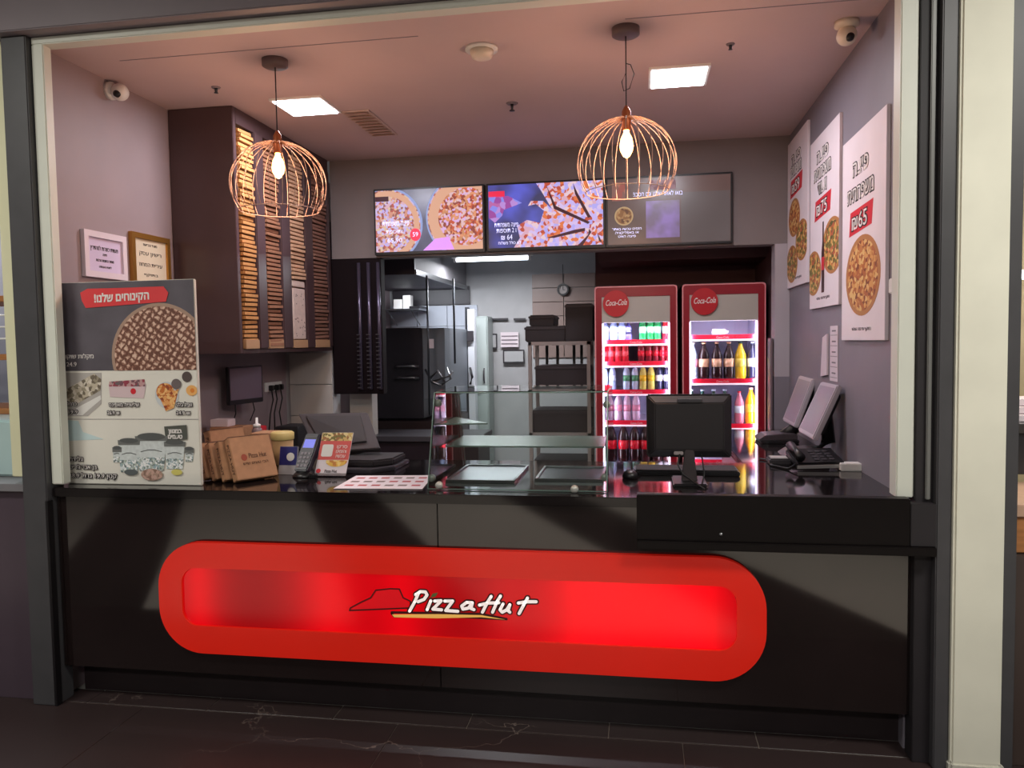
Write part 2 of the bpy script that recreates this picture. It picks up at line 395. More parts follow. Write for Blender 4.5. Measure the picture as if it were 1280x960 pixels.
# ------------------------------------------------------------------ counter
ct = thing('service_counter', 'long glossy black service counter across the shopfront', 'counter', (-.8, 3.3, 0))
MB().box(-2.59, 1.055, YF+.125, YF+.2, 0, .165).build('plinth', M_kick, ct)
for x0, x1 in ((-2.59, -.83), (-.826, 1.055)):
    MB().box(x0, x1, YF+.004, YF+.07, .165, .945).build('front_panel', M_gloss, ct, .002)
MB().box(-2.59, 1.0, YF-.022, 3.95, .945, .985).build('worktop', M_worktop, ct, .003)
MB().box(.5, .998, 3.951, 5.43, .945, .985).build('worktop', M_worktop, ct, .003)
MB().box(-2.63, -2.05, 3.951, 5.43, .945, .985).build('worktop', M_worktop, ct, .003)
MB().box(-2.59, -2.05, 3.95, 5.4, .1, .944).build('cabinet_body', M_dark, ct)
MB().box(.55, .995, 3.95, 5.4, .1, .944).build('cabinet_body', M_dark, ct)
ldg = thing('drop_box', 'black box panel fixed on the right of the counter front below the monitor', 'box', (.5, 3.0, .8))
MB().box(-.015, .97, 2.985, YF-.023, .83, 1.008).build('front_board', mat('black_board', (13, 8, 9), .4, var=.1, spec=.25), ldg, .003)
MB().box(-.015, 1.058, 2.97, YF+.003, .80, .832).build('bottom_board', mat('black_board', (13, 8, 9), .2), ldg, .003)
MB().box(.972, 1.058, 2.985, YF-.023, .833, .99).build('end_plate', M_blackm, ldg, .002)
MB().lathe((.30, 2.985, .86), [(.0001, -.004), (.007, -.003), (.008, .002)], 12, 'Y').build('screw', M_steel, ldg)

# lit sign
F = Face((0, YF+.004, 0), (1, 0, 0), (0, 0, 1))
sg = thing('sign_panel', 'long red illuminated rounded sign on the counter front', 'sign', (-.8, YF, .25))
xs0, xs1, zs0, zs1 = -2.085, .475, .268, .757
outer = rrect(xs0, xs1, zs0, zs1, .2, 12); inner = rrect(-1.975, .365, .39, .645, .07, 12)
MB().ring(F, outer, inner, .001, .03).build('frame', M_signred, sg, .0)
def signglow():
    m = bpy.data.materials.new('sign_glow'); m.use_nodes = True; nt = m.node_tree; b = nt.nodes['Principled BSDF']
    b.inputs['Base Color'].default_value = (*lin((120, 4, 8)), 1); b.inputs['Roughness'].default_value = .15
    tc = nt.nodes.new('ShaderNodeTexCoord'); sx = nt.nodes.new('ShaderNodeSeparateXYZ'); nt.links.new(tc.outputs['Object'], sx.inputs[0])
    tot = None
    for cx, wd, k in ((-1.10, .10, .75), (-.50, .16, .75), (-.18, .12, .6), (.62, .2, 1.1), (.98, .16, 1.2), (.25, .1, .2)):
        s1 = nt.nodes.new('ShaderNodeMath'); s1.operation = 'SUBTRACT'; nt.links.new(sx.outputs['X'], s1.inputs[0]); s1.inputs[1].default_value = cx
        d1 = nt.nodes.new('ShaderNodeMath'); d1.operation = 'DIVIDE'; nt.links.new(s1.outputs[0], d1.inputs[0]); d1.inputs[1].default_value = wd
        p = nt.nodes.new('ShaderNodeMath'); p.operation = 'MULTIPLY'; nt.links.new(d1.outputs[0], p.inputs[0]); nt.links.new(d1.outputs[0], p.inputs[1])
        a = nt.nodes.new('ShaderNodeMath'); a.operation = 'ADD'; nt.links.new(p.outputs[0], a.inputs[0]); a.inputs[1].default_value = 1
        q = nt.nodes.new('ShaderNodeMath'); q.operation = 'DIVIDE'; q.inputs[0].default_value = k; nt.links.new(a.outputs[0], q.inputs[1])
        if tot is None: tot = q.outputs[0]
        else:
            t = nt.nodes.new('ShaderNodeMath'); t.operation = 'ADD'; nt.links.new(tot, t.inputs[0]); nt.links.new(q.outputs[0], t.inputs[1]); tot = t.outputs[0]
    b.inputs['Emission Color'].default_value = (1, .0, .006, 1)
    g = nt.nodes.new('ShaderNodeMath'); g.operation = 'MULTIPLY'; g.inputs[1].default_value = .8; nt.links.new(tot, g.inputs[0])
    nt.links.new(g.outputs[0], b.inputs['Emission Strength'])
    return m
MB().prism(F, [(a, b) for a, b in rrect(-1.974, .364, .391, .644, .069, 12)], .001, .02).build('lit_panel', signglow(), sg)
# the script logo, traced as strokes (crop pixels of the sign -> metres on the panel)
def lg(x, y):
    p = at(420+x/4.74, 720+y/4.74, Y=YF-.018); return (p.x, p.z)
L_white = [
    [(436, 208), (468, 150), (488, 104)], [(472, 110), (500, 92), (530, 94), (540, 112), (522, 138), (486, 152)],
    [(562, 146), (540, 200)],
    [(584, 148), (624, 146), (574, 196), (626, 200)],
    [(644, 148), (692, 148), (650, 204), (722, 209)],
    [(808, 158), (774, 156), (745, 178), (752, 196), (784, 190), (808, 160), (800, 192), (818, 199)],
    [(920, 120), (895, 160), (868, 214)], [(975, 118), (955, 150), (928, 214)], [(850, 172), (900, 160), (965, 158)],
    [(990, 165), (972, 200), (985, 214), (1012, 200), (1030, 170)], [(1030, 170), (1020, 205), (1030, 214)],
    [(1135, 130), (1110, 175), (1085, 222)], [(1080, 160), (1130, 152), (1186, 152)]]
hat = [(80, 205), (85, 190), (150, 155), (205, 130), (235, 85), (320, 76), (375, 78), (398, 130), (440, 150)]
MB_o = MB()
for st in L_white: MB_o.stroke(F, [lg(*p) for p in st], .0245, .0202, .0222)
MB_o.stroke(F, [lg(*p) for p in hat+[(440, 190), (80, 205)]], .006, .0202, .0212)
MB_o.stroke(F, [lg(*p) for p in ((330, 222), (345, 240), (700, 240), (1010, 256), (860, 226), (330, 216))], .010, .0202, .0216)
MB_o.build('logo_outline', mat('logo_dark', (64, 8, 10), .5), sg)
M_logow = mat('logo_white', (240, 232, 228), .4, emit=.45, ecol=(255, 236, 232))
groups_ = [(0, 1), (2,), (3,), (4,), (5,), (6, 7, 8), (9, 10), (11, 12)]
for gi in groups_:
    m_ = MB()
    for k in gi: m_.stroke(F, [lg(*p) for p in L_white[k]], .0125, .0222, .0236)
    m_.build('letter', M_logow, sg)
MB().prism(F, [lg(*p) for p in ((1000, 258), (860, 244), (600, 250), (345, 244), (332, 228), (600, 226), (860, 232))], .0216, .023).build('logo_underline', mat('logo_yellow', (236, 186, 96), .5, emit=.35, ecol=(236, 176, 84)), sg)
MB().prism(F, [lg(*p) for p in ((95, 200), (95, 192), (160, 160), (212, 135), (240, 92), (320, 82), (368, 84), (392, 135), (430, 160), (430, 186))], .02, .0206).build('logo_hat', mat('logo_red', (214, 10, 26), .4, emit=.25, ecol=(255, 0, 20)), sg)
MB().prism(F, [lg(*p) for p in ((560, 128), (572, 104), (605, 98), (590, 122))], .0222, .0236).build('logo_leaf', mat('logo_green', (96, 110, 60), .5), sg)

# ------------------------------------------------------------------ ceiling fittings
for (cx, cy), lb in (((-1.84, 4.18), 'square white ceiling light panel beside the left pendant cord'), ((.205, 4.12), 'square white ceiling light panel right of the right pendant cord')):
    t = thing('ceiling_light', lb, 'light', (cx, cy, HC))
    MB().box(cx-.15, cx+.15, cy-.15, cy+.15, HC-.012, HC).build('frame', M_white, t)
    MB().box(cx-.135, cx+.135, cy-.135, cy+.135, HC-.016, HC-.012).build('diffuser', M_led, t)
p = at(602, 60, Z=HC)
t = thing('smoke_detector', 'round white smoke detector on the ceiling between the pendants', 'detector', p)
MB().lathe(p, [(.075, 0), (.075, -.012)][::-1], 28).build('base', M_white, t)
MB().lathe(p, [(.03, -.048), (.045, -.045), (.052, -.03), (.055, -.012)], 28).build('sensor', mat('cream_plastic', (222, 208, 190), .4), t)
def sprinkler(px, py, lb, s=1.):
    p = at(px, py, Z=HC)
    t = thing('sprinkler', lb, 'sprinkler', p)
    MB().lathe(p, [(.028*s, -.006), (.034*s, 0)], 20).build('rose', M_inkg, t)
    MB().lathe(p, [(.006, -.04*s), (.009, -.006)], 12).build('stem', M_dsteel, t)
    MB().lathe(p, [(.016*s, -.044*s), (.016*s, -.04*s)], 12).build('deflector', M_dsteel, t)
sprinkler(640, 129, 'grey ceiling sprinkler farther back than the smoke detector')
sprinkler(270, 109, 'small ceiling sprinkler nearest the dark cabinet', .7)
sprinkler(913, 55, 'small ceiling sprinkler between right ceiling light and right camera', .6)
c = Vector((-1.61, 4.6, HC))
t = thing('ceiling_vent', 'rectangular louvred vent in the ceiling behind the left light', 'vent', c)
MB().box(c.x-.085, c.x+.085, c.y-.27, c.y+.27, HC-.008, HC).build('frame', mat('vent_cream', (196, 172, 162), .5), t, .002)
for i in range(9):
    y = c.y-.24+i*.06
    MB().hexa([(c.x-.07, y-.02, HC-.016), (c.x+.07, y-.02, HC-.016), (c.x+.07, y+.02, HC-.009), (c.x-.07, y+.02, HC-.009),
               (c.x-.07, y-.02, HC-.014), (c.x+.07, y-.02, HC-.014), (c.x+.07, y+.02, HC-.007), (c.x-.07, y+.02, HC-.007)]).build('slat', mat('vent_slat', (176, 140, 124), .5), t)
def dome(p, lb, side):
    t = thing('security_camera', lb, 'camera', p)
    if side:
        MB().lathe(p, [(.045, 0), (.045, .02), (.03, .03)], 24, 'X').build('wall_mount', M_white, t)
        q = p+Vector((.06, 0, -.01))
    else:
        MB().lathe(p, [(.03, -.03), (.05, -.02), (.05, 0)], 24).build('ceiling_mount', mat('cream_plastic', (222, 208, 190), .4), t)
        q = p+Vector((0, 0, -.06))
    R = .042
    MB().lathe(q, [(R*math.cos(a), R*math.sin(a)) for a in [math.radians(d) for d in range(-85, 90, 15)]], 24).build('housing', M_white if side else mat('cream_plastic', (222, 208, 190), .4), t)
    MB().lathe(q+Vector((.006, -.034, -.018)), [(.0001, -.012), (.016, -.008), (.018, .006)], 16, 'Y').build('lens', M_black, t)
dome(Vector((XL, 3.6, 2.90)), 'white dome security camera high on the left wall', True)
dome(Vector((.885, 3.58, HC)), 'cream security camera on the ceiling above the right wall posters', False)

# pendants
def pendant(x, y, zt, zb, R, lb):
    t = thing('pendant_lamp', lb, 'lamp', (x, y, HC), 'wire cage pendants over the counter')
    MB().lathe((x, y, HC), [(.052, -.035), (.06, -.03), (.06, 0)], 28).build('canopy', mat('canopy_grey', (112, 92, 90), .5), t)
    MB().tube([(x, y, HC-.03), (x, y, zt+.05)], .0028, 6).build('cord', M_cable, t)
    MB().lathe((x, y, zt), [(.018, -.05), (.02, -.045), (.02, .03), (.012, .045), (.006, .055)], 18).build('socket', mat('socket_copper', (170, 96, 60), .35, .7), t)
    MB().lathe((x, y, zt-.05), [(.0005, -.12), (.014, -.112), (.026, -.09), (.03, -.068), (.024, -.035), (.012, -.01), (.012, 0)], 20).build('bulb', M_bulb, t)
    cage = bpy.data.objects.new('cage', None); C.objects.link(cage); cage.parent = t; cage['label'] = 'domed copper wire cage'
    n = 24; rib0 = None; hgt = zt-zb
    prof = [(.02, 0), (.09, -.012), (.16, -.055), (.205, -.115), (.222, -.18), (.214, -.245), (.185, -.31)]
    prof = [(a*R/.222, b*hgt/.31) for a, b in prof]
    fine = []
    for i in range(len(prof)-1):
        p0 = prof[max(i-1, 0)]; p1 = prof[i]; p2 = prof[i+1]; p3 = prof[min(i+2, len(prof)-1)]
        for k in range(3):
            s = k/3
            fine.append(tuple(.5*((2*p1[j])+(-p0[j]+p2[j])*s+(2*p0[j]-5*p1[j]+4*p2[j]-p3[j])*s*s+(-p0[j]+3*p1[j]-3*p2[j]+p3[j])*s**3) for j in (0, 1)))
    fine.append(prof[-1])
    for i in range(n):
        if i == 0:
            rib0 = MB().tube([(x+r, y, zt+z) for r, z in fine], .0017, 5).build('rib', M_copper, cage, origin=(x, y, HC)); r_ = rib0; r_.location = (0, 0, 0)
        else:
            r_ = rib0.copy(); C.objects.link(r_); r_.rotation_euler = (0, 0, 2*PI*i/n)
    for r, z in (prof[-1],):
        MB().tube([(x+r*math.cos(2*PI*i/40), y+r*math.sin(2*PI*i/40), zt+z) for i in range(40)], .002, 5, True).build('hoop', M_copper, cage)
    d = bpy.data.lights.new('bulb_light', 'POINT'); d.energy = 10; d.color = (1, .60, .40); d.shadow_soft_size = .03
    o = bpy.data.objects.new('bulb_light', d); C.objects.link(o); o.location = (x, y, zt-.20)
    return t
pendant(-1.69, 3.50, 2.565, 2.245, .222, 'wire cage pendant with glowing bulb on the left, in front of the dark box cabinet')
pr = pendant(-.05, 3.46, 2.565, 2.25, .215, 'wire cage pendant with glowing bulb on the right, in front of the menu screens')
MB().tube([(-.05, 3.46, 2.80), (-.03, 3.45, 2.79), (-.015, 3.45, 2.75), (-.035, 3.45, 2.69), (-.06, 3.45, 2.68), (-.068, 3.45, 2.72), (-.05, 3.46, 2.76)], .0022, 6).build('cord_loop', M_cable, pr)

# ------------------------------------------------------------------ box cabinet on the left wall
CX = -2.24
cb = thing('box_cabinet', 'tall dark wall cabinet with four open columns of pizza boxes', 'cabinet', (-2.43, 4.7, 1.56))
M_cab = mat('cabinet_brown', (74, 56, 58), .3, var=.06)
MB().box(XL+.003, CX, 4.09, 4.125, 1.56, HC-.002).build('side_panel', M_cab, cb, .003)
MB().box(XL+.003, CX-.16, 5.40, 5.43, 1.56, HC-.002).build('side_panel', M_cab, cb, .003)
MB().box(XL+.003, XL+.02, 4.125, 5.40, 1.56, HC-.002).build('back_panel', M_cab, cb)
MB().box(XL+.003, CX, 4.125, 5.43, 1.56, 1.585).build('bottom_panel', M_cab, cb, .002)
MB().box(XL+.003, CX, 4.125, 5.43, 2.86, HC-.002).build('top_panel', M_cab, cb, .002)
colsY = [(4.14, 4.30), (4.43, 4.62), (4.77, 4.98), (5.12, 5.36)]
dv = [(4.31, 4.42), (4.63, 4.76), (4.99, 5.11), (5.365, 5.42)]
for a, b in dv: MB().box(CX-.32, CX+.012, a, b, 1.586, 2.859).build('divider', M_cab, cb, .006)
for a, b in colsY:
    MB().box(CX-.01, CX+.012, a, b, 1.586, 1.64).build('front_lip', mat('lip_kraft', (176, 138, 104), .6), cb, .002)
pos_ = 'nearest column,second column from the front,third column from the front,farthest column'.split(',')
kr = [mat('kraft_edge_%s' % n, c, .8, var=.12, scale=30) for n, c in (('gold', (186, 132, 78)), ('brown', (150, 104, 78)), ('pale', (200, 160, 128)), ('dull', (136, 98, 82)))]
for ci, (a, b) in enumerate(colsY):
    th = .026; z = 1.60 if ci != 2 else 2.04
    me0 = None; k = 0; col_o = []
    grp = 'pizza boxes in the '+pos_[ci]+' of the dark cabinet'
    while z < 2.83:
        if me0 is None:
            bb = MB().box(CX-.3, CX-.004, a+.004, b-.004, z+.001, z+.020)
            bb.box(CX-.002, CX+.004, a+.006, b-.006, z+.002, z+.019)
            o = bb.build('pizza_box', kr[ci], None, origin=((CX-.1), (a+b)/2, z)); me0 = o
        else:
            o = me0.copy(); C.objects.link(o); o.location.z = z
        o.rotation_euler = (random.uniform(.0, .04), random.uniform(-.01, .005), random.uniform(-.02, .02))
        o.location.x = CX-.1+random.uniform(-.006, .012)
        col_o.append(o)
        z += th; k += 1
    sh_ = ('nearest', 'second nearest', 'third', 'farthest')[ci]
    nm_ = 'lowest second third fourth fifth sixth seventh eighth ninth tenth eleventh twelfth thirteenth fourteenth fifteenth sixteenth seventeenth eighteenth nineteenth'.split()
    for t_, T_ in (('twent', 'twenty'), ('thirt', 'thirty'), ('fort', 'forty'), ('fift', 'fifty')): nm_ += [t_+'ieth']+[T_+'-'+u_ for u_ in 'first second third fourth fifth sixth seventh eighth ninth'.split()]
    for q, o in enumerate(col_o):
        tag(o, ('lowest flat kraft pizza box in the %s cabinet column' if q == 0 else 'topmost flat kraft pizza box in the %s cabinet column' if q == len(col_o)-1 else 'flat kraft pizza box, '+nm_[q]+' from the bottom in the %s cabinet column') % sh_, 'box', grp)
for i, (z0, z1) in enumerate(((1.645, 1.98), (1.99, 2.03))):
    bb = MB().box(CX-.28, CX+.006, 4.785, 4.965, z0, z1).build('carton', mat('carton_white', (206, 186, 176), .7, var=.08, scale=40), None, .003, origin=(CX-.1, 4.87, z0))
    tag(bb, ('tall pale perforated carton', 'thin pale carton lying on the tall one')[i]+' in the third cabinet column', 'box')
    if i == 0:
        Fc = Face((CX+.006, 4.875, 1.645), (0, 1, 0), (0, 0, 1))
        m_ = MB()
        for q in range(26): m_.disc(Fc, random.uniform(-.08, .08), random.uniform(.02, .3), .004, .004, -.001, .0008, 8)
        m_.build('holes', M_ink, bb)['kind'] = 'stuff'

# ------------------------------------------------------------------ menu screens
def ngrad(name, c0, c1, emit, sc=3.):
    m = bpy.data.materials.new(name); m.use_nodes = True; nt = m.node_tree; b = nt.nodes['Principled BSDF']
    b.inputs['Base Color'].default_value = (.02, .02, .02, 1); b.inputs['Roughness'].default_value = .25
    tc = nt.nodes.new('ShaderNodeTexCoord'); n = nt.nodes.new('ShaderNodeTexNoise'); n.inputs['Scale'].default_value = sc
    r = nt.nodes.new('ShaderNodeValToRGB'); r.color_ramp.elements[0].position = .38; r.color_ramp.elements[1].position = .62
    r.color_ramp.elements[0].color = (*lin(c0), 1); r.color_ramp.elements[1].color = (*lin(c1), 1)
    nt.links.new(tc.outputs['Object'], n.inputs['Vector']); nt.links.new(n.outputs['Fac'], r.inputs[0]); nt.links.new(r.outputs[0], b.inputs['Emission Color'])
    b.inputs['Emission Strength'].default_value = emit; return m
FT = Face((0, 5.43, 0), (1, 0, 0), (0, 0, 1))
TV = [(-1.895, -1.078, 'leftmost menu screen showing two whole pizzas'), (-1.062, -.228, 'middle menu screen showing a close-up of pizza slices'), (-.224, .625, 'rightmost brown menu screen with a small round pizza')]
tvs = []
scrm = [ngrad('screen_slate', (70, 70, 96), (120, 120, 150), .9), ngrad('screen_violet', (62, 60, 100), (96, 100, 214), .9, 4), ngrad('screen_brown', (96, 70, 66), (112, 84, 80), .7, 2)]
for i, (a, b, lb) in enumerate(TV):
    t = thing('menu_screen', lb, 'screen', ((a+b)/2, 5.45, 2.25)); tvs.append(t)
    MB().fbox(FT, a, b, 2.247, 2.722, -.038, 0).build('bezel', M_black, t, .003)
    if i < 2: MB().fbox(FT, a+.014, b-.014, 2.268, 2.708, 0, .0015).build('display', scrm[i], t)
    else: MB().fbox(FT, a+.014, b-.014, 2.262, 2.708, 0, .0015).build('display', scrm[2], t)
pcols = [(220, 176, 190), (214, 150, 130), (188, 92, 84), (208, 190, 230), (150, 96, 92), (224, 190, 160), (196, 176, 236)]
def tvpizza(t, a, z, r, d, cl, cols=pcols, sc=62, emit=1.0, rim=(222, 168, 140), name='pizza_picture', rimw=.84):
    o = FT.p(a, z, d)
    return MB().disc(FT, a, z, r, r, d, d+.001, 48, cl).build(name, blobs(name+str(random.random())[2:7], cols, sc, emit, rim, r, rimw=rimw), t, origin=o)
cl0 = (TV[0][0]+.014, TV[0][1]-.014, 2.268, 2.708)
tvpizza(tvs[0], -1.80, 2.46, .27, .0016, cl0, rim=(150, 165, 215), rimw=.94)
tvpizza(tvs[0], -1.80, 2.46, .245, .003, cl0)
tvpizza(tvs[0], -1.21, 2.50, .295, .0016, cl0, rim=(150, 165, 215), rimw=.96)
tvpizza(tvs[0], -1.21, 2.50, .275, .003, cl0, [(226, 150, 110), (200, 90, 60), (226, 186, 190), (150, 70, 60), (220, 176, 226), (206, 140, 100)], rimw=.74)
wl = mat('screen_white', (230, 225, 255), .4, emit=.9, ecol=(205, 210, 255)); rl = mat('screen_red', (200, 30, 60), .4, emit=.8, ecol=(226, 40, 80)); pk = mat('screen_pink', (190, 130, 220), .4, emit=.8, ecol=(196, 136, 226))
dk = mat('screen_dark', (60, 30, 40), .4, emit=.4, ecol=(80, 36, 48))
MB().disc(FT, -1.585, 2.385, .04, .045, .0045, .006, 24).build('red_badge', rl, tvs[0])
MB().prism(FT, [(-1.53, 2.27), (-1.30, 2.27), (-1.34, 2.36), (-1.44, 2.35)], .0045, .006).build('purple_patch', pk, tvs[0])
MB().fbox(FT, -1.88, -1.78, 2.63, 2.665, .0045, .006).build('tag_bar', dk, tvs[0])
text(heb('פיצה משפחתית'), FT, -1.73, 2.455, .05, wl, tvs[0], .005, width=.2, off=.001)
text(heb('ותוספת'), FT, -1.74, 2.40, .04, wl, tvs[0], .005, width=.12)
text(heb('65.90'), FT, -1.74, 2.335, .045, wl, tvs[0], .005, width=.11)
text('59', FT, -1.585, 2.372, .045, wl, tvs[0], .007, width=.04)
cl1 = (TV[1][0]+.014, TV[1][1]-.014, 2.268, 2.708)
sl = blobs('slice_picture', [(214, 190, 235), (226, 120, 70), (190, 80, 60), (180, 170, 240), (220, 170, 190), (232, 200, 210), (200, 180, 240)], 42, 1.0)
def onT(x, y): p = at(605+x/8, 220+y/8, Y=5.43); return (min(max(p.x, cl1[0]), cl1[1]), min(max(p.z, cl1[2]), cl1[3]))
MB().prism(FT, [onT(*q) for q in ((300, 735), (360, 620), (330, 500), (430, 440), (560, 470), (600, 350), (520, 280), (440, 300), (470, 250), (590, 250), (680, 330), (560, 130), (520, 60), (1195, 40), (1195, 710))][::-1], .0016, .003).build('pizza_picture', sl, tvs[1])
for q in (((620, 85), (700, 330), (1040, 480), (1060, 460), (720, 300)), ((890, 70), (910, 180), (1040, 420), (1070, 410), (930, 160)), ((620, 620), (700, 620), (1010, 550), (1010, 520), (900, 540)), ((1050, 530), (1075, 560), (990, 700), (940, 700), (1040, 590)), ((1130, 560), (1185, 670), (1150, 650))):
    MB().prism(FT, [onT(*v) for v in q][::-1], .0035, .0045).build('slice_gap', dk, tvs[1])
MB().prism(FT, [onT(*v) for v in ((50, 210), (240, 200), (380, 270), (200, 340), (180, 400), (110, 470), (50, 420))][::-1], .0035, .0045).build('onion_picture', blobs('onion_picture', [(200, 110, 180), (170, 80, 170), (200, 150, 230), (150, 150, 250)], 26, .85), tvs[1])
MB().fbox(FT, -1.045, -.93, 2.625, 2.665, .0035, .0045).build('tag_bar', rl, tvs[1])
text(heb('פיצה משפחתית'), FT, -.92, 2.415, .045, wl, tvs[1], .005, width=.17)
text(heb('ו 2 תוספות'), FT, -.92, 2.375, .045, wl, tvs[1], .005, width=.14)
text(heb('64 ₪'), FT, -.92, 2.325, .05, wl, tvs[1], .005, width=.08)
text(heb('לא כולל משלוח'), FT, -.90, 2.292, .03, wl, tvs[1], .005, width=.16)
tvpizza(tvs[2], -.10, 2.455, .064, .0016, (-.2, .6, 2.26, 2.7), [(205, 160, 110), (160, 110, 70), (190, 140, 96), (120, 80, 60)], 60, .7, (214, 176, 130))
text(heb('בואו לאתר שלנו וגם חסכו!'), FT, .13, 2.585, .042, wl, tvs[2], .002, width=.33)
for i, z in enumerate((2.36, 2.335, 2.31)): text(heb(('הזמינו עכשיו באתר', 'או באפליקציה', 'פיצה האט')[i]), FT, -.08, z, .024, wl, tvs[2], .002, width=(.2, .16, .12)[i])
MB().fbox(FT, .05, .275, 2.30, 2.55, .0016, .003).build('pale_square', ngrad('screen_lilac', (150, 120, 190), (120, 100, 130), .8, 8), tvs[2])
MB().fbox(FT, .285, .608, 2.262, 2.60, .0016, .0026).build('grey_reflection', ngrad('reflection_grey', (98, 84, 84), (106, 92, 92), .7, 2), tvs[2])  # dull grey reflection over the right half, painted onto the display
MB().fbox(FT, -.18, -.09, 2.56, 2.685, .0016, .003).build('tomato_picture', blobs('tomato_picture', [(196, 110, 100), (210, 140, 120), (170, 120, 110)], 26, .6), tvs[2])
MB().fbox(FT, .08, .25, 2.625, 2.69, .0016, .003).build('pale_strip', blobs('strip_picture', [(190, 150, 160), (160, 120, 130), (200, 170, 180)], 22, .6), tvs[2])

# ------------------------------------------------------------------ posters on the right wall (facing -X)
FR = Face((XR, 0, 0), (0, -1, 0), (0, 0, 1))   # a = -y
zz = [((3.355, 4.035), (1.585, 2.53)), ((4.10, 4.765), (1.765, 2.71)), ((4.845, 5.46), (1.93, 2.88))]
lbs = ['large white pizza poster nearest the front, one pizza and price 65', 'middle white poster with a bottle between two pizzas', 'farthest white poster with three pizzas, partly cut by the back corner']
def rtext(lines, a, z, t, sz, wd, rise=.0):
    for i, (s, w_) in enumerate(lines):
        text(s, FR, a, z-i*sz*1.12, sz, M_ink, t, .0165, off=.006, width=w_+.014)
        text(s, FR, a, z-i*sz*1.12, sz, M_white_let, t, .0175, off=.0, width=w_)
pc = [(206, 150, 84), (170, 96, 48), (214, 176, 110), (130, 66, 36), (186, 120, 60)]
pg = [(200, 150, 80), (120, 110, 50), (180, 90, 60), (216, 180, 110), (90, 84, 44)]
for i, ((y0, y1), (z0, z1)) in enumerate(zz):
    t = thing('wall_poster', lbs[i], 'poster', (XR, (y0+y1)/2, z0))
    MB().fbox(FR, -y1, -y0, z0, z1, .001, .016).build('board', M_paper, t, .001)
    am = -(y0+y1)/2
    tl = ([('פיצה', .24, .755), ('משפחתית', .41, .64)], [('פיצה', .26, .80), ('משפחתית', .38, .71), ('ועוד', .2, .625)], [('פיצה', .28, .785), ('משפחתית', .33, .71)])[i]
    for s, w_, zz_ in tl:
        text(heb(s), FR, am-.03, z0+zz_, .10, M_ink, t, .0165, off=.006, width=w_+.014); text(heb(s), FR, am-.03, z0+zz_, .10, M_white_let, t, .0175, width=w_)
    zc = z0+(.53, .53, .62)[i]
    MB().prism(FR, [(am-.21, zc-.045), (am+.15, zc-.03), (am+.17, zc+.075), (am-.19, zc+.065)], .0161, .0168).build('red_banner', M_red, t)
    s = ('₪65', '₪75', '₪59')[i]
    text(s, FR, am-.04, zc-.02, .1, M_ink, t, .0172, off=.006, width=.26); text(s, FR, am-.04, zc-.02, .1, M_white_let, t, .018, width=.24)
    def pz(a, z, r, cols, nm='pizza_print'):
        o = FR.p(a, z, .0165); k_ = 1.5
        MB().disc(FR, a, z, r, r, .0162, .0172, 40, (a+(-y1+.002-a)/k_, a+(-y0-.002-a)/k_, z0, z1)).build(nm, blobs('print'+str(random.random())[2:7], cols, 55, 0, (176, 120, 70), r, rimw=.88), t, origin=o).scale = (1, k_, 1)
    if i == 0: pz(am+.01, z0+.29, .18, pc)
    elif i == 1:
        pz(-y0-.13, z0+.31, .145, pg); pz(-y1+.10, z0+.2, .125, pg)
        MB().prism(FR, [(am-.03, z0+.08), (am+.03, z0+.08), (am+.03, z0+.30), (am+.012, z0+.36), (am+.012, z0+.46), (am-.012, z0+.46), (am-.012, z0+.36), (am-.03, z0+.30)], .0175, .0182).build('bottle_print', mat('cola_print', (60, 24, 24), .5), t)
        MB().fbox(FR, am-.03, am+.03, z0+.2, z0+.27, .0184, .0188).build('bottle_label', M_red, t)
    else: pz(am-.08, z0+.44, .12, pc); pz(am+.16, z0+.27, .125, pg); pz(am-.15, z0+.15, .12, pg)
    text(heb('בתוקף עד גמר המלאי'), FR, am, z0+.045, .022, M_inkg, t, .0166, width=.3)
# sticker strips on the right wall
t = thing('sticker_strip', 'long white strip of stickers on the right wall above the terminals', 'paper', (XR, 4.24, 1.37))
MB().fbox(FR, -4.32, -4.16, 1.372, 1.66, .001, .004).build('sheet', M_paperp, t)
for i in range(5): MB().fbox(FR, -4.31, -4.17, 1.39+.055*i, 1.393+.055*i, .004, .0046).build('printed_line', M_inkg, t)
for i in range(5): MB().fbox(FR, -4.28, -4.20, 1.41+.055*i, 1.418+.055*i, .004, .0046).build('printed_line', M_inkg, t)
o = MB().hexa([(XR-.002, 4.36, 1.40), (XR-.002, 4.50, 1.385), (XR-.002, 4.46, 1.60), (XR-.002, 4.36, 1.62), (XR-.012, 4.36, 1.40), (XR-.012, 4.50, 1.385), (XR-.012, 4.46, 1.60), (XR-.012, 4.36, 1.62)]).build('paper_pad', M_paperp, None, origin=(XR, 4.43, 1.39))
tag(o, 'short slanted paper pad on the right wall behind the sticker strip', 'paper')
o = MB().fbox(FR, -3.30, -3.25, 1.77, 1.83, 0.001, .02).build('wall_switch', M_white, None, .004, origin=FR.p(-3.275, 1.8, 0))
tag(o, 'small white switch on the right wall beside the nearest poster', 'switch')

